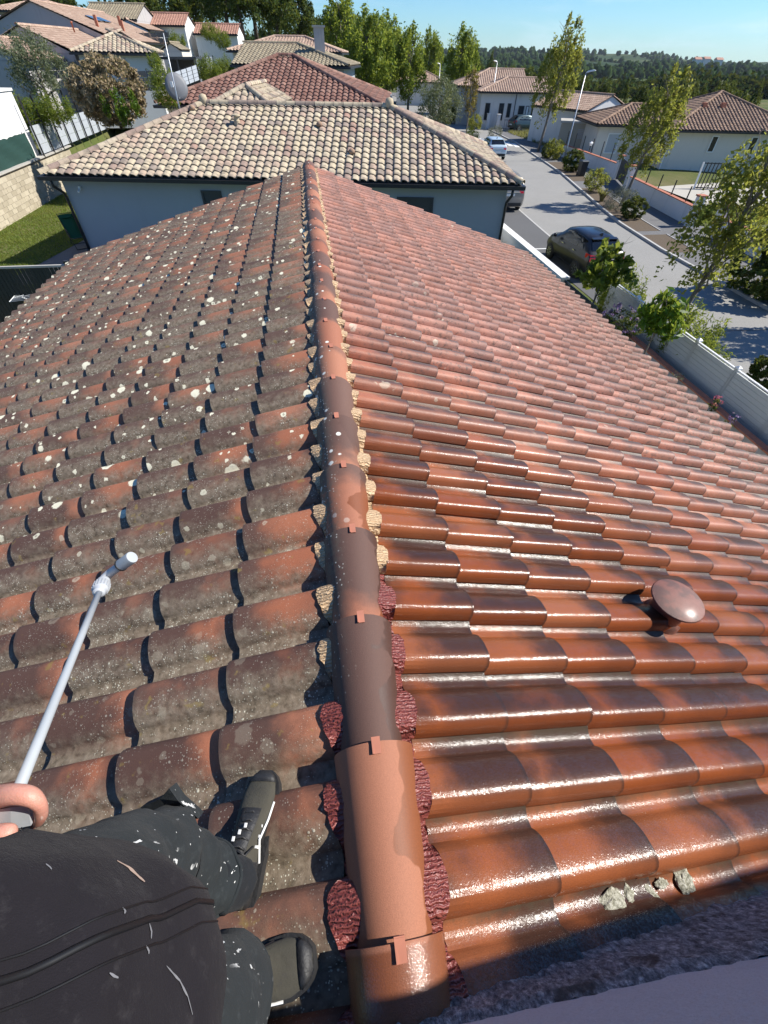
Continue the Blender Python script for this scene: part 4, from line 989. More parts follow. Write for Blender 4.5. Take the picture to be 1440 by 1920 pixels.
FING = [[(-16, 1497, .495), (24, 1489, .484), (58, 1491, .483), (76, 1508, .488), (78, 1530, .498), (70, 1545, .507)],
        [(-30, 1515, .515), (20, 1507, .508), (56, 1515, .508), (64, 1540, .520), (50, 1556, .532)],
        [(-40, 1535, .530), (5, 1524, .526), (40, 1532, .526), (46, 1554, .538), (34, 1568, .548)],
        [(-45, 1553, .542), (-12, 1541, .542), (18, 1548, .543), (24, 1566, .552), (14, 1578, .560)]]
for k, ch in enumerate(FING):
    pr_ = sv(az(ch[0][0]-8, ch[0][1]+4, ch[0][2]+.004), .021, pal)
    for j, q in enumerate(ch): pr_ = sv(az(*q), [.0145, .0122, .0112, .0078, .0072, .0060][j]*(1-.04*k), pr_)
pr_ = pal
for j, q in enumerate([(-45, 1574, .47), (0, 1565, .462), (34, 1559, .466)]): pr_ = sv(az(*q), [.014, .0115, .0095][j], pr_)
shr = sv((-.42, -.25, 6.40), .058, up_); elr = sv((-.24, -.36, 6.24), .042, shr); wrr = sv((-.10, -.20, 6.45), .028, elr); par = sv((-.06, -.14, 6.50), .032, wrr)
for k in range(4):
    a_ = sv((-.045+.004*k, -.10-.004*k, 6.53-.02*k), .009, par); sv((-.020, -.10-.004*k, 6.545-.02*k), .008, a_)
sv((-.05, -.11, 6.56), .010, par)
for hip, kn, an in (((-.44, .0, 5.78), (-.452, .105, 5.49), (-.392, .085, 5.20)), ((-.36, -.14, 5.78), (-.325, -.095, 5.47), (-.36, -.09, 5.20))):
    h_ = sv(hip, .072, pel); k_ = sv(kn, .048, h_); sv(an, .040, k_)
body = skinned('body', bv, be, br, MT['skin'], person)
nl = [az(77, 1526, .489), az(82, 1533, .491), az(77, 1542, .496), az(72, 1534, .493)]
MB().add(nl+[az(77, 1534, .4885)], [(0, 1, 4), (1, 2, 4), (2, 3, 4), (3, 0, 4)]).build('finger_nail', MT['skin_pale'], body, True)
# jacket: torso and sleeves
F0 = V((.84, .54, 0))
JK = [((-.400, -.085, 5.775), .175, .160), ((-.394, -.081, 5.80), .180, .172), ((-.384, -.076, 5.87), .184, .186), ((-.394, -.082, 5.96), .178, .184), ((-.450, -.105, 6.10), .178, .172), ((-.50, -.12, 6.28), .190, .150), ((-.50, -.10, 6.42), .205, .120), ((-.515, -.10, 6.50), .10, .085), ((-.52, -.10, 6.55), .075, .07)]
rings = lofted(JK, 72, 10, .015, 10, 1)
jm = MB().loft(rings, cap=False); jk = jm.build('jacket', MT['jacket'], person, True)
for nm, ks in (('sleeve', [((-.50, .02, 6.44), .075, .075), ((-.58, .07, 6.36), .072, .07), ((-.66, .13, 6.14), .062, .06), (az(-190, 1570, .55), .050, .048), (az(-150, 1562, .535), .042, .042)]),
               ('sleeve', [((-.46, -.20, 6.43), .075, .075), ((-.40, -.27, 6.37), .07, .07), ((-.25, -.36, 6.24), .06, .06), ((-.12, -.22, 6.43), .042, .042)])):
    MB().loft(lofted(ks, 20, 5, .006, 16, 5, axis=(1, .3, .2)), cap=True).build(nm, MT['jacket'], jk, True)
# zip, two seam lines and scuffs lying on the front of the jacket
def front(a, k0=0.0, k1=1.0, off=.002, steps=26):
    """a line up the jacket front at angle a from the facing direction"""
    pts = []; R_ = len(rings)
    for i in range(int(k0*R_), min(int(k1*R_), R_)):
        r_ = rings[i]; c_ = sum(r_, V())/len(r_); best = None
        d = Matrix.Rotation(a, 3, 'Z') @ F0
        p = max(r_, key=lambda q: (q-c_).to_2d().normalized().dot(d.to_2d()))
        j = r_.index(p); cand = []
        for e_ in (-1, 1):
            q = r_[(j+e_) % len(r_)]
            da = math.atan2((p-c_).y, (p-c_).x); db = math.atan2((q-c_).y, (q-c_).x); dt = math.atan2(d.y, d.x)
            w1 = (dt-da+math.pi) % (2*math.pi)-math.pi; w2 = (db-da+math.pi) % (2*math.pi)-math.pi
            if w1*w2 >= 0 and abs(w2) > 1e-6: cand.append(p.lerp(q, min(1, abs(w1/w2))))
        pp = cand[0] if cand else p
        pts.append(pp+(pp-c_).normalized()*off)
    return pts
MB().tube(front(0.02, .0, .8, .0002), .0030, 6).build('zip', MT['zip'], jk, True)
for a in (-.085, .10): MB().tube(front(a, .0, .8, .0003), .0011, 5).build('seam', MT['zip'], jk, True)
MB().tube(rings[1]+[rings[1][0]], .004, 6).build('hem', MT['jacket'], jk, True)
from mathutils.bvhtree import BVHTree
BV = BVHTree.FromPolygons([V(p) for p in jm.v], jm.f)
def patch(px, w_, m, nm):
    """a smear of paint on the jacket, through points seen in the photograph"""
    P_ = []
    for a, b in zip(px, px[1:]):
        for t in (0, .25, .5, .75):
            h = BV.ray_cast(CAM, ray(lerp(a[0], b[0], t), lerp(a[1], b[1], t)).normalized())
            if h[0]: P_.append((h[0], h[1] if h[1].dot(CAM-h[0]) > 0 else -h[1]))
    if len(P_) < 3: return
    vs = []; N = len(P_)
    for i, (p, n_) in enumerate(P_):
        d = (P_[min(i+1, N-1)][0]-P_[max(i-1, 0)][0]).normalized(); s_ = d.cross(n_).normalized(); r_ = w_*(.25+.75*math.sin(math.pi*(i+.4)/N))*(1+.7*noise.noise(p*160))
        vs += [p+s_*r_+n_*.0012, p-s_*r_+n_*.0012]
    MB().add(vs, [(2*i, 2*i+1, 2*i+3, 2*i+2) for i in range(N-1)]).build(nm, m, jk)
patch([(218, 1616), (240, 1628), (258, 1645), (274, 1659)], .0018, MT['scuff'], 'scuff')
patch([(278, 1733), (282, 1748), (281, 1766)], .0011, MT['scuffw'], 'scuff')
patch([(272, 1775), (277, 1785), (276, 1792)], .0010, MT['scuffw'], 'scuff')
patch([(310, 1812), (335, 1840), (350, 1870), (362, 1915)], .0009, MT['scuffw'], 'scuff')
patch([(84, 1622), (92, 1628), (96, 1634)], .0011, MT['scuffw'], 'scuff')
patch([(203, 1826), (212, 1832), (222, 1836)], .0010, MT['scuffw'], 'scuff')
patch([(228, 1704), (233, 1710), (230, 1716)], .0010, MT['scuffw'], 'scuff')
# trousers: two legs, cargo flap, cuffs
tr1 = lofted([((-.42, -.03, 5.86), .125, .13), ((-.435, .03, 5.76), .108, .106), ((-.445, .085, 5.60), .096, .092), ((-.448, .115, 5.48), .088, .086), ((-.432, .105, 5.38), .080, .078), ((-.412, .092, 5.29), .072, .070), ((-.405, .088, 5.255), .076, .074)], 32, 7, .013, 13, 3)
tr2 = lofted([((-.37, -.09, 5.86), .125, .13), ((-.345, -.12, 5.76), .110, .108), ((-.320, -.10, 5.60), .098, .095), ((-.315, -.088, 5.47), .090, .090), ((-.330, -.088, 5.34), .086, .084), ((-.350, -.090, 5.22), .082, .080), ((-.352, -.090, 5.185), .086, .084)], 32, 7, .013, 13, 9)
t1 = MB().loft(tr1, cap=False).loft(tr2, cap=False).build('trousers', MT['trousers'], person, True)
md = t1.modifiers.new('t', 'SOLIDIFY'); md.thickness = .004; md.offset = -1
# cargo pocket flap sticking up beside the knee
fl = [az(262, 1515, .88), az(300, 1498, .86), az(317, 1478, .85), az(334, 1502, .86), az(372, 1535, .90), az(330, 1540, .93)]
fm = MB().add(fl+[p+V((-.006, .02, -.05)) for p in fl], [(0, 1, 5), (1, 2, 3), (1, 3, 5), (3, 4, 5)]+[(i, (i+1) % 6, 6+(i+1) % 6, 6+i) for i in range(6)])
fm.build('pocket_flap', MT['trousers'], t1)
for ring in (tr1[-2], tr2[-2]): MB().tube(ring+[ring[0]], .0045, 6).build('cuff', MT['trousers'], t1, True)
# gaiters and trail shoes
def shoe(heel, toe, up, label=None):
    h, t = V(heel), V(toe); y = (t-h).normalized(); up = V(up).normalized(); x = y.cross(up).normalized(); z = x.cross(y); L = (t-h).length
    Mx = Matrix((x, y, z)).transposed().to_4x4(); Mx.translation = h
    st = [(.0, .020, .060), (.03, .034, .090), (.10, .038, .100), (.17, .038, .098), (.30, .038, .106), (.42, .040, .098), (.55, .043, .080), (.68, .048, .066), (.80, .048, .056), (.90, .040, .048), (.96, .028, .040), (1.0, .012, .030)]
    def ring(yt, w_, h_, zb=.018, n=14):
        r_ = []
        for k in range(n):
            a = 2*math.pi*k/n; cx, cz = math.cos(a), math.sin(a)
            r_.append(V((w_*math.copysign(abs(cx)**.8, cx), yt*L, zb+(h_-zb)*(.5+.5*math.copysign(abs(cz)**.9, cz)))))
        return r_
    s_ = obj('shoe', MB().loft([ring(*q) for q in st]).mesh('shoe', True), MT['shoe'], person, Mx)
    so_ = []
    for yt, w_, _ in st:
        w2 = w_+.006; so_.append([V((-w2, yt*L*1.02-.004, .0)), V((w2, yt*L*1.02-.004, .0)), V((w2+.001, yt*L*1.02-.004, .026)), V((-w2-.001, yt*L*1.02-.004, .026))])
    obj('sole', MB().loft(so_).mesh('sole', True, 40), MT['shoe_dark'], s_, Mx)
    tc = [ring(yt, w_+.003, h_+.003) for yt, w_, h_ in st if yt >= .88]
    obj('toe_cap', MB().loft(tc).mesh('toe_cap', True), MT['shoe_dark'], s_, Mx)
    hc = [ring(yt, w_+.003, h_-.012) for yt, w_, h_ in st if yt <= .31]
    obj('heel_counter', MB().loft(hc).mesh('heel_counter', True), MT['shoe_dark'], s_, Mx)
    sp = [ring(yt, w_+.0022, h_-.010) for yt, w_, h_ in st if .40 <= yt <= .70]
    obj('side_panel', MB().loft(sp).mesh('side_panel', True), MT['shoe_dark'], s_, Mx)
    tg = [ring(yt, w_*.62, h_+.007, h_-.03) for yt, w_, h_ in st if .29 <= yt <= .70]
    obj('tongue', MB().loft(tg).mesh('tongue', True), MT['shoe_dark'], s_, Mx)
    lm = MB()
    for k in range(5):
        yt = .38+.065*k; hh = .112-.0085*k*1.1+.0; w_ = .022
        lm.tube([(-w_, (yt+.02)*L, hh-.010), (-.008, yt*L, hh+.001), (.010, (yt+.012)*L, hh+.001), (w_, (yt-.01)*L, hh-.010)], .0028, 6)
    lm.tube([(.010, .36*L, .118), (.030, .33*L, .110), (.036, .40*L, .085)], .0025, 6)
    obj('lace', lm.mesh('lace', True), MT['lace'] if False else MT['shoe_dark'], s_, Mx)
    st_ = MB()
    for k in range(4): st_.box((.037-.001*k, (.40+.075*k)*L, .066-.006*k), (.010, .006, .022))
    st_.tube([(.040, .30*L, .040), (.043, .45*L, .072), (.047, .60*L, .050), (.050, .74*L, .040)], .003, 6)
    for k in range(3): st_.box((-.012+.010*k, (.44+.05*k)*L, .109-.006*k), (.006, .010, .004))
    obj('reflective_trim', st_.mesh('reflective_trim'), MT['lace'], s_, Mx)
    return s_
shoe((-.374, .035, 5.050), (-.318, .330, 5.052), (-.22, 0, 1))
shoe((-.442, -.098, 5.045), (-.184, -.072, 5.105), (-.24, 0, 1))
for g_ in ([((-.405, .090, 5.30), .058, .056), ((-.392, .085, 5.22), .056, .054), ((-.375, .085, 5.15), .052, .050), ((-.366, .088, 5.11), .044, .042)], [((-.350, -.090, 5.24), .06, .06), ((-.358, -.09, 5.17), .054, .052), ((-.368, -.09, 5.125), .044, .044)]):
    MB().loft(lofted(g_, 20, 5, .008, 22, 2), cap=True).build('gaiter', MT['sock'], person, True)
hr_ = MB(); 
bm = bmesh.new(); bmesh.ops.create_icosphere(bm, subdivisions=3, radius=1)
for q in bm.verts: q.co = V((-.525, -.095, 6.715))+V((q.co.x*.098, q.co.y*.092, q.co.z*.075))+V((-.006, 0, 0))*nz3(q.co, 6)
me = bpy.data.meshes.new('hair'); bm.to_mesh(me); bm.free(); me.polygons.foreach_set('use_smooth', [True]*len(me.polygons)); obj('hair', me, MT['hair'], person)
for sx in (-1, 1):
    e_ = V((-.425, -.04, 6.665))+V((-.54, .84, 0))*(.030*sx); MB().lathe([(.001, -.011), (.010, -.006), (.012, 0), (.010, .006), (.001, .011)], e_, F0, 10).build('eye', MT['whitep'], person, True)
    MB().lathe([(.001, -.012), (.020, -.006), (.026, .0), (.018, .008), (.001, .010)], V((-.50, -.085, 6.65))+V((-.54, .84, 0))*(.088*sx), V((-.54, .84, 0)), 10).build('ear', MT['skin'], person, True)
MB().tube([V((-.418, -.035, 6.60))+V((-.54, .84, 0))*q for q in (-.022, -.008, .008, .022)], [.003, .006, .006, .003], 6).build('mouth', MT['flash_red'] if False else MT['skin'], person, True)

lance = thing('spray_lance', 'long grey-white spray lance held out over the lichened left slope', 'spray lance', tuple(az(8, 1552, .50)))
b0, b1 = az(2, 1560, .495), az(186, 1110, 1.045)
MB().tube([b0, b0.lerp(b1, .3), b0.lerp(b1, .65), b1], .0072, 12).build('tube', MT['lance'], lance, True)
ld = (b1-b0).normalized()
cl = MB().lathe([(.009, -.004), (.0135, 0), (.0145, .012), (.0175, .016), (.0180, .046), (.0150, .054), (.0160, .058), (.0150, .068), (.009, .076)], b1-ld*.004, ld, 20).build('collar', MT['lightgrey'], lance, True, 35)
rb = MB(); xo_ = ld.orthogonal().normalized(); yo_ = ld.cross(xo_)
for k in range(18):
    q = 2*math.pi*k/18; o_ = xo_*math.cos(q)+yo_*math.sin(q); rb.bar(b1+ld*.014+o_*.0178, b1+ld*.042+o_*.0182, .0022)
rb.build('grip_rib', MT['lightgrey'], cl)
e0 = b1+ld*.066; e2 = az(232, 1056, 1.10); e1 = e0+ld*.028
MB().tube([e0, e0.lerp(e1, .7), e1.lerp(e2, .25), e1.lerp(e2, .6), e2], [.0115, .0115, .0112, .011, .011], 14).build('elbow', MT['lightgrey'], lance, True)
nd = (e2-e1).normalized()
nz_ = MB().lathe([(.011, -.012), (.0155, -.010), (.0160, .030), (.0150, .036), (.006, .037)], e2, nd, 20).build('nozzle', MT['lance'], lance, True, 40)
MB().lathe([(.0160, -.014), (.0168, -.013), (.0168, -.009), (.0160, -.008)], e2, nd, 20).build('seal_ring', MT['black'], nz_, True)
gb = MB().loft([[az(x, y, z) for x, y, z in q] for q in ([(-60, 1528, .495), (-60, 1565, .495), (-60, 1570, .545), (-60, 1530, .545)], [(20, 1514, .488), (20, 1556, .490), (16, 1566, .540), (16, 1524, .54)], [(52, 1512, .488), (58, 1548, .490), (54, 1560, .535), (48, 1522, .535)], [(62, 1520, .495), (63, 1540, .497), (58, 1548, .53), (56, 1528, .53)])])
gp = gb.build('grip', MT['lightgrey'], lance)
MB().tube([az(30, 1562, .475), az(40, 1553, .47), az(46, 1563, .475), az(36, 1572, .48)], .0013, 6).build('trigger_cord', MT['black'], gp, True)

# ------------------------------------------------------------------ cars
def wheel(mx, car, y, side, hw, r=.31, w_=.2):
    c_ = V((side*(hw-w_*.5+.015), y, r)); ax_ = V((side, 0, 0))
    ty = obj('wheel', MB().lathe([(r*.66, -w_/2), (r*.94, -w_/2), (r, -w_*.3), (r, w_*.3), (r*.94, w_/2), (r*.66, w_/2)], c_, ax_, 24).mesh('wheel', True, 40), MT['tyre'], car, mx)
    rm = MB().lathe([(r*.66, w_*.30), (r*.66, w_*.46), (r*.60, w_*.47), (r*.58, w_*.30), (.02, w_*.28)], c_, ax_, 24)
    for k in range(8):
        a = 2*math.pi*k/8; d_ = V((0, math.cos(a), math.sin(a))); rm.bar(c_+ax_*(w_*.42)+d_*.02, c_+ax_*(w_*.44)+d_*(r*.62), .045, .03, up=ax_)
    rm.lathe([(.06, w_*.40), (.06, w_*.47), (.01, w_*.48)], c_, ax_, 12)
    obj('rim', rm.mesh('rim', True, 30), MT['rim'], ty, mx)
def car(label, loc, rz, paint, L=4.0, W=1.74, H=1.48, kind='hatch', group=None, detail=True):
    root = thing('parked_car', label, 'car' if kind != 'van' else 'van', loc, rz, group)
    if kind == 'van': root.name = 'parked_van'; WM[root.name] = WM.get('parked_car', Matrix()) if False else Matrix.Translation(V(loc)) @ Matrix.Rotation(rz, 4, 'Z')
    mx = Matrix.Translation(V(loc)) @ Matrix.Rotation(rz, 4, 'Z'); k = L/4; hw = W/2; hs = H/1.48
    # stations from the tail: y, underside, widest half-width, belt z, belt half-width, top z, top half-width
    if kind == 'van': st = [(-2, .38, .90, 1.05, .94, 1.62, .88), (-1.95, .30, .98, 1.1, .98, 1.9, .84), (-1.6, .26, 1, 1.1, 1, 1.96, .84), (0, .26, 1, 1.08, 1, 1.97, .84), (.9, .26, 1, 1.02, .99, 1.93, .82), (1.55, .28, 1, .98, .94, 1.2, .78), (1.88, .3, .96, .9, .88, 1.0, .76), (2, .36, .84, .62, .80, .72, .7)]; H_ = 1.0
    elif kind == 'mpv': st = [(-2, .38, .88, .62, .90, .70, .86), (-1.97, .30, .96, 1.02, .93, 1.06, .88), (-1.9, .26, 1, 1.08, .94, 1.18, .86), (-1.62, .25, 1, 1.06, .94, 1.52, .72), (-.9, .25, 1, 1.02, .94, 1.60, .72), (.1, .25, 1, .98, .93, 1.60, .71), (.7, .25, 1, .96, .92, 1.5, .70), (1.35, .27, 1, .95, .88, 1.02, .74), (1.8, .3, .96, .84, .82, .9, .70), (2, .36, .82, .60, .76, .68, .66)]; H_ = hs
    else: st = [(-2, .40, .84, .60, .86, .68, .82), (-1.97, .32, .93, .90, .90, .95, .85), (-1.88, .27, .97, 1.02, .90, 1.06, .84), (-1.72, .25, .99, 1.02, .90, 1.16, .80), (-1.32, .24, 1, 1.0, .91, 1.43, .67), (-.8, .24, 1, .97, .92, 1.48, .67), (-.05, .24, 1, .95, .92, 1.49, .68), (.5, .24, 1, .93, .91, 1.42, .67), (1.22, .26, 1, .93, .87, .98, .72), (1.72, .28, .96, .85, .82, .90, .68), (1.93, .32, .88, .72, .76, .78, .64), (2.0, .38, .78, .56, .70, .60, .60)]; H_ = hs
    def sec(s_):
        y, zb, wm_, zt, wb, zp, wp = s_; wm_, wb, wp = wm_*hw, wb*hw, wp*hw; zt *= H_; zp *= H_
        h_ = [(wm_*.88, zb), (wm_*.97, zb+.10), (wm_, lerp(zb, zt, .45)), (wm_*.985, lerp(zb, zt, .72)), (wb, zt), (lerp(wb, wp, .5)+.012, lerp(zt, zp, .5)), (wp, zp-.03*(zp-zt > .1)), (wp*.86, zp+.012), (wp*.4, zp+.03)]
        return [V((x, y*k, z)) for x, z in h_]+[V((-x, y*k, z)) for x, z in reversed(h_)]
    secs = [sec(s_) for s_ in st]
    bd = obj('body', MB().loft(secs).mesh('body', True, 38), paint, root, mx)
    bm_ = bd.modifiers.new('b', 'BEVEL'); bm_.width = .012; bm_.segments = 2; bm_.limit_method = 'ANGLE'
    def pan(ia, ib, lo, hi, side, ins=.03, off=.007):
        """glass between two stations on one flank"""
        a, b = st[ia], st[ib]; P_ = []
        def pt(s_, t):
            y, zb, wm_, zt, wb, zp, wp = s_; return V((side*(lerp(wb*hw, wp*hw, t)+.012*math.sin(math.pi*t)+off), y*k, lerp(zt*H_, (zp*H_-.03), t)))
        return [pt(a, lo[0]), pt(b, lo[1]), pt(b, hi[1]), pt(a, hi[0])]
    ncab = [i for i, s_ in enumerate(st) if s_[5]-s_[3] > .25]
    i0, i1 = ncab[0], ncab[-1]
    for side in (-1, 1):
        for ia in range(i0, i1):
            if kind == 'van' and ia < i1-1: continue
            q = pan(ia, ia+1, (.14, .14), (.86, .86), side); d_ = (q[1]-q[0])*.03
            q = [q[0]+d_, q[1]-d_, q[2]-d_, q[3]+d_]
            obj('side_window', MB().add(q+[p-V((side*.02, 0, 0)) for p in q], [(0, 1, 2, 3), (7, 6, 5, 4)]+[(i, 4+i, 4+(i+1) % 4, (i+1) % 4) for i in range(4)]).mesh('side_window'), MT['carglass'], bd, mx)
        a = pan(i1, i1+1, (.16, .5), (.82, .9), side)
        obj('mirror', MB().lathe([(.01, -.10), (.06, -.07), (.075, 0), (.06, .06), (.01, .08)], V((side*(hw+.07), st[i1+1][0]*k-.25, st[i1][3]*H_+.10)), V((1, .2, 0)), 10).mesh('mirror', True), paint, bd, mx)
        if detail:
            hd_ = MB()
            for y_ in (-.75, .28): hd_.box((side*(hw*.995), y_*k, st[i0][3]*H_-.10), (.03, .18, .03))
            obj('door_handle', hd_.mesh('door_handle'), MT['chrome'], bd, mx)
            sl_ = MB().bar((side*hw*1.004, -.35*k, .32), (side*hw*.985, -.33*k, st[i0][3]*H_-.02), .006).bar((side*hw*1.004, .72*k, .34), (side*hw*.97, .62*k, st[i0][3]*H_-.02), .006)
            obj('door_seam', sl_.mesh('door_seam'), MT['black'], bd, mx)
        for y_ in (-1.26, 1.26):
            ar = MB().lathe([(.365, -.05), (.365, .012), (.30, .012), (.30, -.05)], V((side*hw*.985, y_*k, .32)), V((side, 0, 0)), 24); obj('wheel_arch', ar.mesh('wheel_arch', True, 30), MT['black'], bd, mx); wheel(mx, root, y_*k, side, hw+.012)
    # tailgate window and windscreen
    def end_glass(sa, sb, zlo, zhi, nm, off):
        def pt(t, x):
            y = lerp(sa[0], sb[0], t)*k; z = lerp(sa[5], sb[5], t)*H_+.024; wx = lerp(sa[6], sb[6], t)*hw*.90; return V((x*wx, y+off, z+.012-.02*abs(x)**2))
        N = 6; vs = [pt(zlo, -1+2*i/N) for i in range(N+1)]+[pt(zhi, -1+2*i/N) for i in range(N+1)]
        obj(nm, MB().add(vs, [(i, i+1, N+2+i, N+1+i) for i in range(N)]).mesh(nm, True), MT['carglass'], bd, mx)
    tail = [i for i in range(len(st)) if st[i][5] > 1.02][0]
    end_glass(st[tail], st[i0], .12, .93, 'rear_window', -.010); end_glass(st[i1], st[i1+1], .08, .92, 'windscreen', .012)
    zt_ = st[2][3]*H_
    for side in (-1, 1):
        lm_ = MB().loft([[V((side*hw*.94, -1.80*k, zt_-.16)), V((side*hw*.955, -1.80*k, zt_+.02)), V((side*hw*.955, -1.70*k, zt_+.02)), V((side*hw*.955, -1.70*k, zt_-.14))], [V((side*hw*.86, -2.0*k-.004, zt_-.24)), V((side*hw*.86, -1.93*k-.022, zt_+.0)), V((side*hw*.86, -1.88*k, zt_+.0)), V((side*hw*.86, -1.88*k, zt_-.2))], [V((side*hw*.58, -2.0*k-.012, zt_-.20)), V((side*hw*.56, -1.94*k-.022, zt_-.04)), V((side*hw*.56, -1.88*k, zt_-.04)), V((side*hw*.58, -1.88*k, zt_-.2))]])
        obj('tail_light', lm_.mesh('tail_light', True, 30), MT['lamp_red'], bd, mx)
        obj('headlight', MB().loft([[V((side*hw*.62, 1.93*k+.01, .60*H_)), V((side*hw*.62, 1.93*k+.01, .70*H_)), V((side*hw*.62, 1.86*k, .74*H_)), V((side*hw*.62, 1.8*k, .6*H_))], [V((side*hw*.90, 1.72*k+.04, .64*H_)), V((side*hw*.90, 1.72*k+.04, .74*H_)), V((side*hw*.88, 1.66*k, .80*H_)), V((side*hw*.88, 1.6*k, .64*H_))]]).mesh('headlight'), MT['galv'], bd, mx)
    obj('number_plate', MB().box((0, -2.0*k-.018, .62*H_ if kind == 'hatch' else .80*H_), (.52, .02, .11)).mesh('number_plate'), MT['whitep'], bd, mx)
    obj('bumper', MB().box((0, -2.0*k+.02, .40), (W*.80, .09, .16)).box((0, 1.99*k-.02, .34), (W*.70, .08, .12)).mesh('bumper'), MT['black'], bd, mx)
    obj('tailgate_trim', MB().bar((-hw*.62, -2.0*k-.005, zt_-.17), (hw*.62, -2.0*k-.005, zt_-.17), .03, .03).mesh('tailgate_trim'), MT['chrome'], bd, mx)
    if detail:
        obj('roof_aerial', MB().loft([[V((-.03, -1.12*k, 1.47*H_)), V((.03, -1.12*k, 1.47*H_)), V((.03, -.95*k, 1.50*H_)), V((-.03, -.95*k, 1.50*H_))], [V((-.008, -1.16*k, 1.57*H_)), V((.008, -1.16*k, 1.57*H_)), V((.008, -1.10*k, 1.57*H_)), V((-.008, -1.10*k, 1.57*H_))]]).mesh('roof_aerial'), MT['black'], bd, mx)
        obj('wiper', MB().tube([(0.02, -1.80*k, zt_+.13), (.30, -1.73*k, zt_+.19)], .008, 6).mesh('wiper'), MT['black'], bd, mx)
        obj('spoiler', MB().loft([[V((x, -1.30*k, 1.45*H_+.02)), V((x, -1.48*k, 1.40*H_+.045)), V((x, -1.47*k, 1.38*H_+.03)), V((x, -1.3*k, 1.42*H_+.02))] for x in (-hw*.62, 0, hw*.62)]).mesh('spoiler', True, 40), paint, bd, mx)
    return root
car('dark charcoal hatchback parked by the white garden wall, tail towards us', (11.9, 20.15, .02), math.radians(1), MT['p_dark'], 4.05, 1.78, 1.5)
car('silver people carrier half hidden by the corner of the cream roofed house', (12.1, 32.2, .02), math.radians(-3), MT['p_silver'], 4.4, 1.84, 1.62, 'mpv')
car('pale blue estate car on the road before the zebra crossing', (17.6, 50.8, .02), math.radians(-4), MT['p_blue'], 4.3, 1.74, 1.45)
car('white van far down the street between the trees', (15.6, 110, .02), math.radians(4), MT['p_white'], 4.6, 1.85, 1.9, 'van', detail=False)
car('teal-dark car parked across the drive of the shuttered house', (28.2, 70.4, .12), math.radians(-78), car_paint('teal_car_paint', (.03, .055, .065)), 4.0, 1.74, 1.5, detail=False)
p = atD(21, 42, 66); car('white car on the bank at the top left corner', (p.x, p.y, p.z-1.1), math.radians(-65), MT['p_white'], 4.0, 1.74, 1.5, detail=False)
# ------------------------------------------------------------------ vegetation
def leaf_cloud(name, seed, n, shape, size, clump=.16, nclump=60, aspect=.5, up=0.0, shell=.35, droop=0.0, gap=0.0):
    """leaf-sized faces in clumps spread through the crown's volume; shape(p) maps the unit ball to the crown"""
    r = np.random.default_rng(seed)
    d = r.normal(size=(nclump, 3)); d /= np.linalg.norm(d, axis=1)[:, None]
    rad = r.uniform(shell, 1, nclump)**.6
    C_ = d*rad[:, None]
    cs = r.uniform(.55, 1.35, nclump)*clump
    idx = r.integers(0, nclump, n)
    off = r.normal(size=(n, 3)); off *= (cs[idx]/np.maximum(.6, np.linalg.norm(off, axis=1)))[:, None]*r.uniform(.3, 1.15, n)[:, None]
    if up: off[:, 2] *= 1+up
    P_ = shape(C_[idx]+off)
    nrm = r.normal(size=(n, 3)); nrm /= np.linalg.norm(nrm, axis=1)[:, None]
    a = r.normal(size=(n, 3)); a[:, 2] += up*1.2-droop*2.0; a -= nrm*(a*nrm).sum(1)[:, None]; a /= np.linalg.norm(a, axis=1)[:, None]
    b = np.cross(nrm, a); s = (size*r.uniform(.6, 1.3, n))[:, None]
    v = np.stack([P_-a*s*.5, P_+b*s*aspect*.5+nrm*s*.06, P_+a*s*.5, P_-b*s*aspect*.5+nrm*s*.06], 1).reshape(-1, 3)
    f = np.arange(n*4).reshape(n, 4)
    ct = r.uniform(0, 1, nclump)[idx]
    t = np.clip(np.stack([ct*.6+r.uniform(0, .4, n), r.uniform(0, 1, n)*.5+ct*.5, r.uniform(0, 1, n)], 1), 0, 1)
    return npmesh(name, v, f, None, np.repeat(t, 4, axis=0))
def ell(rx, ry, rz, cz, lean=(0, 0), taper=0.0, cx=0, cy=0):
    def f(q):
        z = q[:, 2]; k = 1-taper*np.clip(z, -1, 1)
        return np.stack([q[:, 0]*rx*k+cx+lean[0]*(z+1), q[:, 1]*ry*k+cy+lean[1]*(z+1), z*rz+cz], 1)
    return f
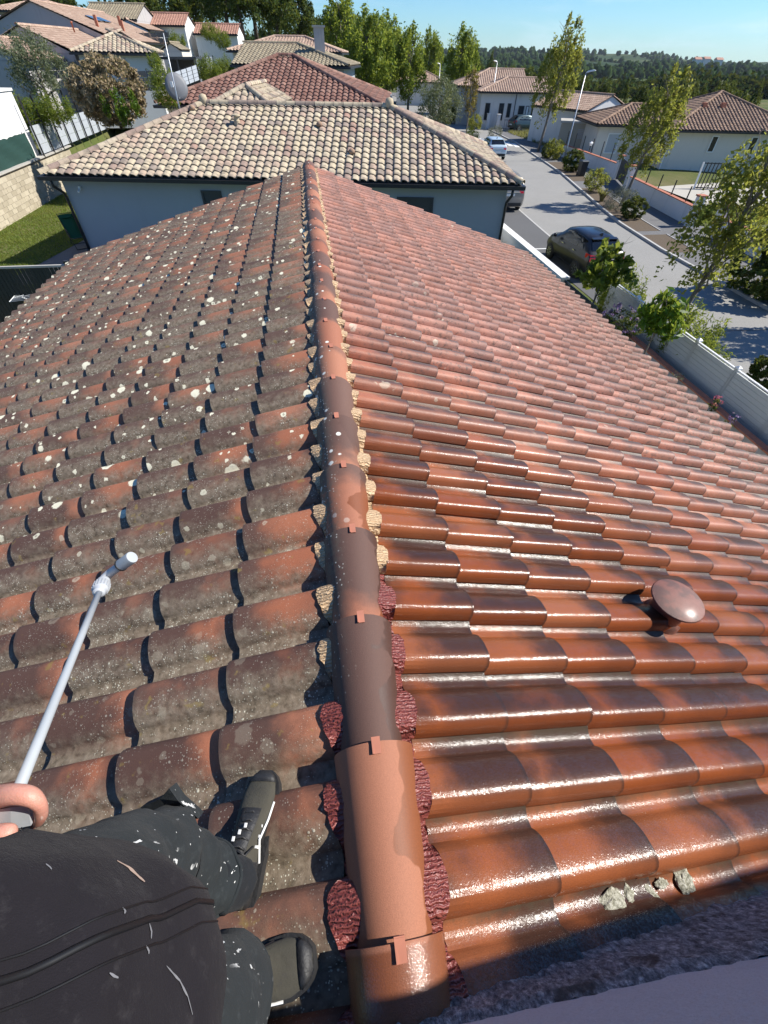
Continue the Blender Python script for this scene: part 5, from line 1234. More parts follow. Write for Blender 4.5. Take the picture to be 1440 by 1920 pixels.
def limbs(name, seed, h0, h, r0, n, spread, lean=(0, 0), base_h=0.0, sub=2):
    """tapered trunk that divides into limbs reaching through the crown"""
    rg = random.Random(seed); mb = MB()
    L0 = V((lean[0], lean[1], 0))
    def cur(a, b, k): return [a.lerp(b, t/4)+V((rg.uniform(-1, 1), rg.uniform(-1, 1), 0))*k*(t % 4 != 0) for t in range(5)]
    top = V((lean[0]*.9, lean[1]*.9, h*.82)); tr = cur(V((0, 0, -.15)), top, r0*.5)
    mb.tube(tr, [r0*1.25, r0, r0*.75, r0*.5, r0*.2], 8)
    for k in range(n):
        t = lerp(h0/h, .8, (k+.5)/n); a = V((0, 0, 0)).lerp(top, t/.82 if t < .82 else 1); q = rg.uniform(0, 6.283)
        e = a+V((math.cos(q), math.sin(q), 0))*spread*rg.uniform(.55, 1)*(1-.4*t)+V((0, 0, rg.uniform(.16, .36)*h))+L0*.25
        mb.tube(cur(a, e, spread*.05), [r0*.42, r0*.34, r0*.24, r0*.15, r0*.06], 5)
        for s_ in range(sub):
            u = rg.uniform(.35, .8); b_ = a.lerp(e, u); q2 = q+rg.uniform(-1.1, 1.1)
            e2 = b_+V((math.cos(q2), math.sin(q2), rg.uniform(.3, 1.2)))*spread*.42
            mb.tube([b_, b_.lerp(e2, .5)+V((rg.uniform(-1, 1), rg.uniform(-1, 1), 0))*spread*.04, e2], [r0*.18, r0*.12, r0*.04], 4)
    return mb.mesh(name, True)
PROTO = {}
def tree(key, label, cat, x, y, z, s=1.0, rz=0.0, group=None, sx=None, name=None, **k):
    """first of a kind is built, the others are copies of it"""
    M = TR(x, y, z, rz, s)
    if sx: M = M @ Matrix.Diagonal((sx, sx, 1, 1))
    if key in PROTO: return copy_thing(PROTO[key], M, label, group)
    t = thing(name or key, label, cat, (x, y, z), rz, group); t.matrix_basis = M; WM[t.name] = M
    crown, trunk, lm, bm_ = SPEC[key]
    obj('crown', crown(), MT[lm], t, M)
    if trunk: obj('trunk', trunk(), MT[bm_], t, M)
    PROTO[key] = t
    return t
SPEC = {
    'street_tree': (lambda: leaf_cloud('crown', 11, 6500, ell(1.5, 1.5, 2.3, 4.0, (.45, .05), .25), .17, .15, 130, .5, .4, .25), lambda: limbs('trunk', 11, 1.6, 6.0, .085, 15, 1.6, (.9, .1)), 'lf_mix', 'bark'),
    'dense_tree': (lambda: leaf_cloud('crown', 12, 9000, ell(1.95, 1.95, 2.7, 4.1, (.1, 0), .10), .24, .17, 130, .5, .35, .3), lambda: limbs('trunk', 12, 1.0, 6.5, .12, 9, 1.4), 'lf_willow', 'bark'),
    'broad_tree': (lambda: leaf_cloud('crown', 13, 9000, ell(3.3, 3.3, 3.4, 5.2, (0, 0), .2), .34, .18, 110, .6, .2, .3), lambda: limbs('trunk', 13, 1.6, 8.0, .22, 9, 2.8), 'lf_dark', 'bark_dark'),
    'olive_tree': (lambda: leaf_cloud('crown', 14, 7000, ell(1.75, 1.75, 1.5, 2.5, (0, 0), .1), .17, .24, 90, .28, .2, .2), lambda: limbs('trunk', 14, .8, 3.4, .13, 8, 1.5), 'lf_olive', 'bark'),
    'young_tree': (lambda: leaf_cloud('crown', 15, 1500, ell(.75, .75, 1.5, 2.6, (0, 0), .3), .15, .18, 50, .5, .4, .2), lambda: limbs('trunk', 15, 1.2, 3.9, .05, 9, .8), 'lf_rust', 'bark'),
    'conifer': (lambda: leaf_cloud('crown', 16, 5000, ell(1.7, 1.7, 4.6, 5.0, (.2, 0), .55), .34, .16, 100, .4, .3, .3), lambda: limbs('trunk', 16, .6, 9, .16, 6, 1.0), 'lf_dark', 'bark_dark'),
    'round_bush': (lambda: leaf_cloud('crown', 17, 8000, ell(.6, .6, .55, .52), .085, .16, 120, .55, 0, .72), None, 'lf_hedge', None),
    'loose_bush': (lambda: leaf_cloud('crown', 18, 2600, ell(.65, .65, .6, .6), .10, .22, 60, .45, .3, .4), lambda: limbs('stem', 18, .1, 1.0, .02, 8, .5, sub=1), 'lf_mix', 'bark'),
    'grey_bush': (lambda: leaf_cloud('crown', 19, 4200, ell(.95, .8, .55, .5), .075, .18, 120, .3, .5, .55), None, 'lf_grey', None),
    'dry_bush': (lambda: leaf_cloud('crown', 20, 15000, ell(1.75, 1.6, 1.30, 1.35, (0, 0), .05), .16, .15, 220, .6, 0, .62), lambda: limbs('stem', 20, .3, 2.4, .06, 9, 1.2), 'lf_dry', 'bark_dark'),
    'oleander': (lambda: leaf_cloud('crown', 21, 3800, ell(.85, .85, .85, .95), .16, .25, 70, .22, .6, .3), lambda: limbs('stem', 21, .1, 1.6, .02, 10, .7, sub=1), 'lf_green', 'bark'),
}
# trees planted along the street
SPEC['airy_tree'] = (lambda: leaf_cloud('crown', 31, 4600, ell(1.35, 1.35, 2.2, 4.0, (.55, .05), .25), .155, .16, 110, .55, .3, .25), lambda: limbs('trunk', 31, 1.6, 6.0, .085, 22, 1.6, (1.0, .1)), 'lf_mix', 'bark')
tree('airy_tree', 'airy yellow-green tree with its trunk in the bed outside the white fence, nearest to us', 'tree', 11.25, 12.35, .02, .93, .15, 'street trees', sx=1.0, name='street_tree')
tree('street_tree', 'leaning yellow-green street tree rising from the silver lavender in front of the beige house', 'tree', 19.75, 30.6, .1, .98, .0, 'street trees', sx=1.0)
tree('street_tree', 'tall feathery street tree at the far kerb in front of the white gabled building', 'tree', 23.25, 53.2, .05, 1.42, .35, 'street trees', sx=.92)
tree('street_tree', 'street tree at the right edge whose shadow lies on the asphalt beyond the white fence', 'tree', 19.6, 11.4, .1, 1.0, 2.2, 'street trees')
tree('dense_tree', 'bright green columnar tree beside the road between the two lamp posts', 'tree', 25.3, 94, 0, 1.42, .0, 'trees down the street', sx=1.0)
for k, (px, D, s, sx, lb) in enumerate(((690, 92, 1.62, 1.25, 'broad fresh green tree, leftmost and largest of the row beyond the red roof'), (645, 104, 1.7, 1.1, 'fresh green tree standing behind the leftmost tree of the row'), (765, 97, 1.45, 1.05, 'fresh green tree, second of the row beyond the white van'), (725, 118, 1.75, 1.2, 'tall green tree rising between the first two trees of the row'), (800, 122, 1.5, .9, 'narrow green tree at the right end of the row by the far lamp post'))):
    p = atD(px, 200, D); tree('dense_tree', lb, 'tree', p.x, p.y, gz(p.x, p.y)-.2, s, k*1.3, 'trees down the street', sx=sx)
p = at(874, 250, 0); tree('young_tree', 'young bronze-leaved tree by the pavement near the drive of the shuttered house', 'tree', p.x, p.y, 0, 1.45, .3)
p = at(793, 247, 0); tree('olive_tree', 'silver olive tree at the corner of the cream hipped roof', 'tree', p.x-1.0, p.y-12, 0, 1.28, .3, 'olive trees', name='olive_tree')
tree('olive_tree', 'grey-green olive tree on the bank at the left behind the black fence posts', 'tree', *atD(92, 190, 36).xy, 3.45, .95, 1.3, 'olive trees')
p = atD(640, 165, 62); tree('olive_tree', 'dark grey-green small tree beside the red roof below the fresh green trees', 'tree', p.x, p.y, 2.0, .95, 2.3, 'olive trees')
# the forest behind the houses on the rise
FO = [(268, 100, .95, 'broad_tree', 'dark forest tree above the pink-red roof, leftmost of the wood'), (330, 108, 1.0, 'broad_tree', 'dark forest tree behind the small white house'), (372, 118, 1.0, 'broad_tree', 'dark forest tree in the gap where the sky shows above the white houses'),
      (430, 96, 1.35, 'broad_tree', 'tallest dense forest tree above the brick-red roof'), (480, 104, 1.42, 'broad_tree', 'tall forest tree left of the chimney, touching the top edge'), (520, 98, 1.05, 'broad_tree', 'forest tree directly above the square chimney'), (560, 108, .95, 'broad_tree', 'low forest tree at the right end of the wood by the sky gap'),
      (635, 132, 1.35, 'broad_tree', 'dark tree rising behind the fresh green row, left of its top'), (675, 128, 1.42, 'broad_tree', 'tall dark tree behind the fresh green row'), (720, 140, 1.25, 'broad_tree', 'dark tree between the fresh green crowns'), (300, 118, 1.15, 'conifer', 'dark pine above the small houses under the forest'), (505, 120, 1.25, 'conifer', 'dark conifer peeking over the tall forest trees'), (590, 120, .75, 'broad_tree', 'small round tree where the forest meets the gap'),
      (405, 112, 1.2, 'broad_tree', 'forest tree leaning over the brick-red roof from behind'), (455, 92, 1.1, 'broad_tree', 'forest tree in front of the tallest crowns'), (140, 100, .55, 'broad_tree', 'small dark tree showing above the long bleached roof'), (78, 84, .5, 'conifer', 'dark cypress beside the farthest house at top left'), (38, 96, .75, 'broad_tree', 'dark tree behind the farthest house at top left')]
for k, (px, D, s, ky, lb) in enumerate(FO):
    p = atD(px, 60, D); tree(ky, lb, 'tree', p.x, p.y, gz(p.x, p.y)+(1.2 if px < 620 else 0), s, k*.9, 'trees of the wood' if ky == 'broad_tree' else 'dark conifers')
# wooded plain on the right: rows of trees, then one wood
MR = [(1018, 150, .85), (985, 165, .9), (950, 158, .85), (915, 175, 1.0), (885, 165, .95), (1135, 118, .72), (1180, 112, .66), (1222, 108, .74), (1262, 120, .6), (1330, 112, .66), (1368, 122, .8), (1405, 108, .7), (1436, 100, .72), (1300, 140, .75), (1090, 150, .8), (1065, 165, .8)]
ML = ['left of the big feathery street tree', 'above the bleached roofs of the shuttered house', 'behind the shuttered house', 'beside the lamp post above the shuttered house', 'right of the bright columnar tree', 'above the white gable, leftmost of the dark row', 'above the white gable, second of the dark row', 'above the white gable, third of the dark row', 'behind the leaning street tree', 'above the ridge of the beige house', 'right of the ridge of the beige house', 'above the right hip of the beige house', 'at the right edge above the near street tree', 'far out on the plain above the beige house', 'beyond the top of the near lamp post', 'beyond the feathery street tree']
for k, (px, D, s) in enumerate(MR):
    p = atD(px, 150, D); tree('broad_tree' if k % 3 else 'conifer', 'dark tree on the plain '+ML[k], 'tree', p.x, p.y, gz(p.x, p.y)-.3, s, k*1.7, 'trees on the plain')
def far_wood():
    """the wooded plain and hills: jagged crowns, with leaf sprays on the nearer ones"""
    r = np.random.default_rng(3); bm = bmesh.new(); bmesh.ops.create_icosphere(bm, subdivisions=2, radius=1)
    base = np.array([v.co[:] for v in bm.verts]); bf = np.array([[v.index for v in f.verts] for f in bm.faces]); bm.free()
    V_, F_, T_ = [], [], []; o = 0; N = 6000; k = 0; LV, LT = [], []
    while k < N:
        D = 150*(3000/150)**(r.uniform()**1.1); a = r.uniform(-.62, .80)
        x, y = math.sin(YAW+a)*D, math.cos(YAW+a)*D
        if a < -.05 and D < 220: continue
        if noise.noise(V((x*.004, y*.004, 1))) < -.12+.1*(D < 400): continue
        h = gz(x, y) if y < 330 else max(HZ(x, y), -16)
        s = r.uniform(2.0, 4.6)*(1+D/2600); tn = r.uniform(0, 1, 3); k += 1
        if D < 700:
            n = 260 if D < 300 else 110; d = r.normal(size=(n, 3)); d /= np.linalg.norm(d, axis=1)[:, None]; ctr = np.array([x, y, h+s*.75]); asp = r.uniform(.9, 1.45)
            lob = 1+.28*np.sin(d[:, 0]*4+k)*np.cos(d[:, 1]*5+k*2)+.2*np.sin(d[:, 2]*6+k)
            p = ctr+d*(lob*r.uniform(.45, 1.05, n))[:, None]*np.array([s, s, s*asp]); sz = s*(.22 if D < 300 else .36)
            e1 = r.normal(size=(n, 3)); e1 /= np.linalg.norm(e1, axis=1)[:, None]; e2 = np.cross(e1, r.normal(size=(n, 3))); e2 /= np.linalg.norm(e2, axis=1)[:, None]
            LV.append(np.stack([p-e1*sz*.7, p+e2*sz*.5, p+e1*sz*.7, p-e2*sz*.5], 1).reshape(-1, 3)); t = np.clip(tn+r.uniform(-.25, .25, (n, 3)), 0, 1); LT.append(np.repeat(t, 4, axis=0)); continue
        q = base*(1+r.uniform(-.5, .5, (len(base), 1)))*np.array([s, s, s*r.uniform(.8, 1.35)])+np.array([x, y, h+s*.55])
        V_.append(q); F_.append(bf+o); T_.append(np.tile(tn, (len(q), 1))); o += len(q)
    obj('far_wood', npmesh('far_wood', np.concatenate(V_), np.concatenate(F_), None, np.concatenate(T_)), MT['lf_wood'], kind='stuff')
    v = np.concatenate(LV); obj('woodland', npmesh('woodland', v, np.arange(len(v)).reshape(-1, 4), None, np.concatenate(LT)), MT['lf_wood'], kind='stuff')
far_wood()
HZM = [('village_house', 'tiny far white house on the wooded hill, leftmost of the hamlet', 1305, 118, 1500), ('village_house', 'tiny far pink-roofed house in the middle of the hamlet on the hill', 1322, 117, 1550), ('village_house', 'tiny far house at the right end of the hamlet on the hill', 1345, 119, 1500)]
for nm, lb, px, py, D in HZM:
    p = atD(px, py, D); h_ = thing(nm, lb, 'house', tuple(p), .3, 'far hamlet on the hill')
    MB().box(p+V((0, 0, 0)), (16, 12, 12)).build('wall', MT['offwhite'], h_)
    MB().add([p+V(q) for q in ((-9, -7, 6), (9, -7, 6), (9, 7, 6), (-9, 7, 6), (-9, 0, 10), (9, 0, 10))], [(0, 1, 5, 4), (2, 3, 4, 5), (0, 4, 3), (1, 2, 5), (3, 2, 1, 0)]).build('roof', MT['rust_tile'], h_)
# bushes along the kerb across the street
for px, py, ky, s, sx, lb in ((1068, 322, 'round_bush', 1.28, 1.1, 'round clipped dark green bush at the foot of the near lamp post'), (1034, 300, 'loose_bush', 1.25, 1, 'loose light green bush near the foot of the feathery street tree'), (1022, 297, 'round_bush', .95, 1, 'small round bush left of the loose light one by the far kerb'),
        (1109, 362, 'loose_bush', 1.15, 1, 'pale variegated bush by the kerb opposite the wheelie bin'), (1180, 412, 'round_bush', .98, 1.15, 'low green clipped bush at the foot of the leaning street tree'), (1155, 396, 'grey_bush', 1.12, 1, 'wide silver-grey lavender bush under the leaning street tree'),
        (924, 262, 'grey_bush', 1.15, .95, 'round grey bush on the verge beside the zebra crossing'), (886, 248, 'loose_bush', 1.4, 1, 'loose green bush at the gate pillar of the shuttered house'), (853, 272, 'grey_bush', 1.0, 1, 'grey bush at the roadside just above the hip of the cream roof'), (878, 285, 'oleander', .95, 1, 'dark green shrub at the roadside behind the cream roof hip'), (865, 232 , 'oleander', .9, .9, 'green shrub on the far pavement behind the young bronze tree'), (835, 232, 'round_bush', 1.9, 1, 'round dark green bush by the roadside wall beside the olive tree'),
        (1432, 742, 'round_bush', 1.0, 1, 'green bush at the right edge just beyond the white fence'), (1400, 560, 'round_bush', 2.3, 1.2, 'big dark hedge bush at the right edge with its shadow on the road')):
    z = .1 if px > 1000 else 0; p = at(px, py, z)
    tree(ky, lb, 'bush', p.x+(.9 if px == 1400 else .25), p.y+.3, z, s, px*.1, {'round_bush': 'clipped round bushes', 'loose_bush': 'loose roadside bushes', 'grey_bush': 'grey roadside bushes', 'oleander': 'oleander shrubs'}[ky], sx=sx)
# strappy plant by the kerb
def grass_tuft(name, x, y, z, n, L, m, label, cat='plant', seed=1, spread=.6):
    rg = random.Random(seed); vs = []; fs = []; tt = []
    for i in range(n):
        a = rg.uniform(0, 6.283); l = L*rg.uniform(.6, 1.1); o = V((x+rg.uniform(-.08, .08), y+rg.uniform(-.08, .08), z)); d = V((math.cos(a), math.sin(a), 0)); w_ = V((-d.y, d.x, 0))*.018*L/.6
        b = len(vs); t_ = (rg.random(), rg.random(), 0)
        for k, (u, ww) in enumerate(((0, 1), (.45, .9), (.8, .55), (1, .05))):
            p = o+d*(l*spread*u**1.5)+V((0, 0, l*(u-.35*u*u*u))); vs += [p-w_*ww, p+w_*ww]; tt += [t_, t_]
        fs += [(b+2*k, b+2*k+1, b+2*k+3, b+2*k+2) for k in range(3)]
    return obj(name, npmesh(name, np.array([tuple(p) for p in vs]), np.array(fs), None, np.array(tt)), MT[m], label=label, cat=cat)
p = at(1122, 378, .1); grass_tuft('strap_leaved_plant', p.x+.2, p.y, .1, 130, .95, 'drygrass', 'yellow-green strap-leaved plant beside the silver lavender bush')
# garden bed inside the white fence
def shrub(name, label, cat, x, y, z, h, r, n, size, lm, seed, aspect=.5, droop=0, trunk_h=.0, stem=.02, nst=6, shell=.3, clump=.22):
    t = thing(name, label, cat, (x, y, z)); M = TR(x, y, z)
    obj('foliage', leaf_cloud('foliage', seed, n, ell(r, r, (h-trunk_h)/2, trunk_h+(h-trunk_h)/2, (0, 0), .1), size, clump, 45, aspect, 0, shell, droop), MT[lm], t, M)
    obj('stem', limbs('stem', seed, max(.08, trunk_h*.8), h*.95, stem, nst, r*.8, sub=1), MT['bark'], t, M)
    return t
p = at(1212, 668, .6); shrub('fruit_tree', 'small fruit tree with drooping bright green leaves against the white fence', 'tree', 8.80, 10.10, .56, 1.98, .56, 900, .26, 'lf_bright', 51, .34, .9, .85, .026, 7, .3, .25)
shrub('fig_tree', 'leafy shrub with broad leaves in front of the parked charcoal hatchback', 'shrub', 8.75, 13.2, .56, 2.35, .85, 750, .24, 'lf_green', 52, .62, .3, .75, .030, 9, .25, .2)
sh_ = shrub('lavender_shrub', 'dark shrub with purple flowers at the roof edge in the garden bed', 'shrub', 8.75, 11.45, .56, 1.05, .62, 2200, .085, 'lf_dark', 53, .3, 0, .1, .015, 8)
obj('flower', leaf_cloud('flower', 54, 420, ell(.60, .60, .42, .78), .070, .10, 60, .8, 0, .85), MT['purple'], sh_, TR(8.75, 11.45, .56), kind='stuff')
for k, (px, py, zz, lb) in enumerate(((1226, 700, 1.0, 'upper of two orange flowers beside the white fence'), (1236, 728, .92, 'lower of two orange flowers beside the white fence'))):
    p = at(px, py, zz); t = thing('orange_flower', lb, 'flower', (p.x, p.y, .56), 0, 'orange flowers by the fence'); M = TR(p.x, p.y, .56)
    obj('stem', MB().tube([(0, 0, 0), (.02, 0, (zz-.56)*.6), (0, 0, zz-.56)], .008, 5).tube([(0, 0, .05), (.12, .05, .22)], .01, 5).tube([(0, 0, .05), (-.1, .08, .2)], .01, 5).mesh('stem'), MT['lf_green'], t, M)
    obj('blossom', leaf_cloud('blossom', 60+k, 46, ell(.075, .075, .05, zz-.56), .075, .3, 12, .6, 0, .2), MT['orangef'], t, M)
for k, (x, y, lb, mk) in enumerate(((9.1, 7.55, 'pink flowering plant in the bed between the coping and the white fence', 'pink'), (8.95, 6.85, 'dark purple-leaved plant nearest to us in the bed by the white fence', 'purple'), (9.0, 8.9, 'small grassy plant below the fence beside the coping', None))):
    t = thing('bed_plant', lb, 'plant', (x, y, .56), 0, 'small plants in the garden bed'); M = TR(x, y, .56)
    obj('foliage', leaf_cloud('foliage', 70+k, 130, ell(.15, .15, .22, .26), .075, .3, 20, .4, .5, .2), MT['lf_dark' if mk else 'lf_grey'], t, M)
    if mk: obj('flower', leaf_cloud('flower', 75+k, 60, ell(.14, .14, .12, .50), .045, .3, 16, .8, 0, .3), MT[mk], t, M, kind='stuff')
for k, (x, y, s, lb) in enumerate(((10.55, 10.9, 1.0, 'oleander with narrow pale leaves outside the white fence below the street tree'), (10.35, 14.3, .95, 'oleander behind the fig shrub at the tail of the charcoal car'), (10.6, 7.2, .6, 'small oleander outside the fence near the right edge'), (10.5, 9.9, .75, 'low oleander outside the second fence post'))):
    tree('oleander', lb, 'shrub', x, y, .03, s, k*1.9, 'oleander shrubs')
# the dry bush and greenery on the left bank
bx = atD(213, 225, 30); tree('dry_bush', 'big rounded bush of dry brown leaves with green patches above the grey fence', 'bush', bx.x, bx.y+.8, 3.75, 1.0, 0)
for k, (px, py, s) in enumerate(((238, 205, .8), (203, 215, .55), (250, 180, .5))):
    p = atD(px, py, 29.3); tree('ivy_patch', ['bright green leafy growth hanging down the dry brown bush', 'small green shoot at the foot of the dry brown bush', 'green leaves at the right side of the dry brown bush'][k], 'plant', p.x, p.y, p.z-.9, s, k, 'green growth on the dry bush') if 'ivy_patch' in SPEC else None
SPEC['green_growth'] = (lambda: leaf_cloud('crown', 23, 1100, ell(.42, .42, .95, .9), .13, .25, 40, .6, 0, .3), None, 'lf_bright', None)
for k, (px, py, s) in enumerate(((238, 240, .80), (205, 222, .50), (258, 218, .55))):
    p = atD(px, py, 29.2); tree('green_growth', ['bright green leafy growth hanging down the dry brown bush', 'small green shoot at the left foot of the dry brown bush', 'green leaves at the right side of the dry brown bush'][k], 'plant', p.x, p.y, p.z, s, k, 'green growth on the dry bush')
for k, (px, py, D, s, sx, lb) in enumerate(((60, 240, 33, .9, 1.5, 'dark green shrub below the olive tree behind the fence posts'), (110, 230, 33.5, .8, 1.5, 'dark green shrub between the olive tree and the dry bush'), (395, 150, 46, .8, 1.4, 'green shrub at the corner of the red roof beyond the dish'), (425, 142, 48, .7, 1.2, 'light shrub beside the red roof hip'), (295, 130, 44, .6, 1, 'small green shrub at the corner of the white wing below the carport'), (395, 75, 74, .9, 1.3, 'dark shrub in front of the brick-red roof'), (420, 90, 70, .9, 1.2, 'reddish trailing shrub at the bank beside the shed'), (335, 92, 66, .8, 1.3, 'dark shrub left of the garden shed'), (318, 195, 26.5, .8, 1, 'pale grassy bush beside the satellite dish'))):
    p = atD(px, py, D); tree('oleander', lb, 'shrub', p.x, p.y, p.z-.2, s, k, 'shrubs on the bank', sx=sx)
# lawn and rough grass
def blades(name, spots, n, L, m, seed, zf):
    r = np.random.default_rng(seed); P_ = []
    (x0, x1, y0, y1, keep) = spots
    x = r.uniform(x0, x1, n); y = r.uniform(y0, y1, n); k = np.array([keep(a, b) for a, b in zip(x, y)]); x, y = x[k], y[k]; n = len(x)
    z = np.array([zf(a, b) for a, b in zip(x, y)]); a = r.uniform(0, 6.283, n); l = L*r.uniform(.5, 1.4, n); w_ = .014*L/.08
    cl = np.array([noise.noise(V((q*1.3, w2*1.3, 0))) for q, w2 in zip(x, y)])
    l *= 1+.8*cl
    b = np.stack([x, y, z], 1); s = np.stack([np.cos(a)*w_, np.sin(a)*w_, 0*a], 1); t = b+np.stack([np.sin(a)*l*.6, -np.cos(a)*l*.6, l], 1)
    v = np.stack([b-s, b+s, t], 1).reshape(-1, 3); f = np.arange(n*3).reshape(n, 3)
    tn = np.stack([np.clip(.5+cl+r.uniform(-.3, .3, n), 0, 1), r.uniform(0, 1, n), 0*x], 1)
    obj(name, npmesh(name, v, f, None, np.repeat(tn, 3, axis=0)), MT[m], kind='stuff')
blades('lawn_grass', (-14.9, -8.2, 15.5, 33.5, lambda x, y: not (x > -11.7+(y-18.6)*.208 and 18.5 < y < 26.5)), 60000, .075, 'grass', 5, lambda x, y: gz(x, y))
blades('verge_grass', (25.5, 33, 54, 69, lambda x, y: True), 12000, .3, 'drygrass', 6, lambda x, y: gz(x, y))
blades('villa_lawn_grass', (22.6, 30, 26.5, 31.5, lambda x, y: y < 26.2+(x-20)*.42+2), 12000, .12, 'grass', 8, lambda x, y: gz(x, y)+.02)
# ------------------------------------------------------------------ walls, fences, lamps and small things
gw = thing('garden_wall', 'white rendered garden wall with a flat coping running beside the parking bay', 'wall', (8.1, 17, .3))
MB().box((8.02, 17.6, .95), (.20, 7.0, 1.3)).build('wall', MT['white'], gw)
MB().box((8.02, 17.6, 1.63), (.30, 7.1, .07)).build('coping', MT['white'], gw)
rl = thing('slatted_railing', 'dark railing of narrow upright slats between the white wall and the fence', 'railing', (8.0, 12.9, .5))
for k in range(22):
    y = 11.85+.10*k; MB().box((8.0, y, 1.17), (.045, .055, .86)).build('slat', MT['dkgrey'], rl)
for z in (.78, 1.55): MB().box((8.0, 12.9, z), (.05, 2.25, .05)).build('rail', MT['dkgrey'], rl)
wf = thing('board_fence', 'grey-white composite board fence with white capped posts along the garden bed', 'fence', (9.8, 8, .5))
FY = [14.1, 12.62, 11.14, 9.66, 8.18, 6.70, 5.22, 3.74, 2.26]
for i, y in enumerate(FY):
    po = MB().box((9.83, y, 1.0), (.09, .09, .98)).build('post', MT['fencew'], wf)
    MB().lathe([(.085, 0), (.085, .03), (.02, .07), (.005, .07)], (9.83, y, 1.49), n=4).build('post_cap', MT['whitep'], po)
    if i < len(FY)-1:
        for k in range(8): MB().box((9.80, (y+FY[i+1])/2, .585+.112*k), (.03, abs(y-FY[i+1])-.06, .106)).build('board', MT['fencew'], wf)
        MB().box((9.80, (y+FY[i+1])/2, 1.475), (.05, abs(y-FY[i+1])-.08, .03)).build('top_rail', MT['whitep'], wf)
cw = thing('coping_wall', 'low garden wall with terracotta coping tiles in front of the white fence', 'wall', (9.3, 8, .5))
MB().box((9.28, 7.4, .66), (.13, 10.2, .26)).build('wall', MT['grey'], cw)
for k in range(20): MB().box((9.28+.006*math.sin(k*5), 12.35-.508*k, .81), (.21, .497, .035), Matrix.Rotation(.012*math.sin(k*3), 3, 'Z') @ Matrix.Rotation(.06, 3, 'Y')).build('coping_tile', MT['cap_tile'], cw)
# ---- the left bank: block wall, green windbreak fence, steel posts with grey screens
bw = thing('block_wall', 'pale concrete block retaining wall along the lawn at the left', 'wall', (-15.1, 28, .4))
rgb = random.Random(9); cnt = 0; restv = MB(); shm = []
for k in range(8):
    m_ = MB().box((0, 0, 0), (.12, .485, .19)).mesh('block'); 
    a = m_.color_attributes.new('tint', 'FLOAT_COLOR', 'POINT'); a.data.foreach_set('color', np.tile([rgb.random(), rgb.random(), 0, 1], len(m_.vertices)).astype(np.float32)); shm.append(m_)
for r in range(9):
    for k in range(44):
        y = 16.2+.5*k+(.25 if r % 2 else 0)
        if y < 24.5 or y > 37 or len([1]) == 0: continue
        obj('block', shm[rgb.randrange(8)], MT['block'], bw, Matrix.Translation((-15.02+rgb.uniform(-.008, .008), y, .50+.2*r)))
MB().box((-15.13, 26.5, 1.35), (.16, 23, 1.9)).build('mortar', MT['block'], bw)
MB().box((-15.08, 26.5, 2.33), (.34, 23.2, .07)).build('coping', MT['conc'], bw)
gm = thing('windbreak_fence', 'dark green windbreak mesh fence on the block wall at the left edge', 'fence', (-15.1, 24, 2.3))
vs = []; NY = 60
for i in range(NY+1):
    y = 21.5+11.8*i/NY
    for k in range(7): vs.append((-15.12+.02*math.sin(y*3+k), y, 2.36+(1.05+.10*noise.noise(V((y*2.2, 0, 0))))*k/6))
MB().add(vs, [(i*7+k, (i+1)*7+k, (i+1)*7+k+1, i*7+k+1) for i in range(NY) for k in range(6)]).build('mesh_panel', MT['mesh_green'], gm)
for k in range(5): MB().tube([(-15.16, 21.8+2.8*k, 2.3), (-15.16, 21.8+2.8*k, 3.45)], .025, 6).build('post', MT['dkgrey'], gm)
sf = thing('steel_post_fence', 'fence of tall black steel posts with grey screen boards on top of the block wall', 'fence', (-14.9, 33, 2.3))
ya = [33.9+1.5*k for k in range(11)]
for i, y in enumerate(ya):
    MB().box((-14.92, y, 3.55), (.07, .07, 2.5)).build('post', MT['black'], sf)
    if i < len(ya)-1:
        for k in range(3 if i < 7 else 2): MB().box((-15.02, y+.725, 2.62+.40*k), (.03, 1.36, .385)).build('screen_board', MT['screen_grey'], sf)
        MB().box((-14.95, y+.725, 3.78), (.02, 1.4, .03)).build('rail', MT['black'], sf)
def run_fence(name, label, P_, Q_, h, mat_, npost, boards, pm='dkgrey'):
    P_, Q_ = V(P_), V(Q_); t = thing(name, label, 'fence', tuple(P_)); d = (Q_-P_); L = d.length; d.normalize(); up = V((0, 0, 1)); 
    for k in range(npost+1): MB().bar(P_+d*(L*k/npost), P_+d*(L*k/npost)+up*(h+.08), .06).build('post', MT[pm], t)
    for k in range(npost):
        for b in range(boards): MB().bar(P_+d*(L*k/npost+.05)+up*(h*(b+.5)/boards), P_+d*(L*(k+1)/npost-.05)+up*(h*(b+.5)/boards), .03, h/boards-.02).build('board', MT[mat_], t)
    return t
run_fence('glass_screen_fence', 'bluish screen fence on the low wall beside the carport', atD(366, 131, 54), atD(403, 129, 55), .75, 'screen_grey', 5, 1)
run_fence('board_screen_fence', 'grey horizontal board fence behind the satellite dish', atD(335, 165, 40), atD(374, 150, 43), .75, 'screen_grey', 4, 4, 'black')
run_fence('dark_garden_fence', 'dark solid fence below the white wing behind the dry bush', atD(250, 172, 40), atD(318, 168, 41), .95, 'dkgrey', 4, 3)
run_fence('dark_bank_fence', 'dark fence between the olive tree and the white wing', atD(96, 148, 41), atD(190, 146, 42), .8, 'dkgrey', 5, 2)
run_fence('upper_terrace_fence', 'dark fence on the terrace in front of the grey-beige roofed house', atD(262, 82, 66), atD(320, 80, 67), .75, 'dkgrey', 5, 2)
dish = thing('satellite_dish', 'grey satellite dish on a tall mast behind the cream hipped roof', 'satellite dish', (-5.0, 25.0, 4.3))
dc = atD(331, 163, 24); dx = (V((.30, -.92, .18))).normalized()
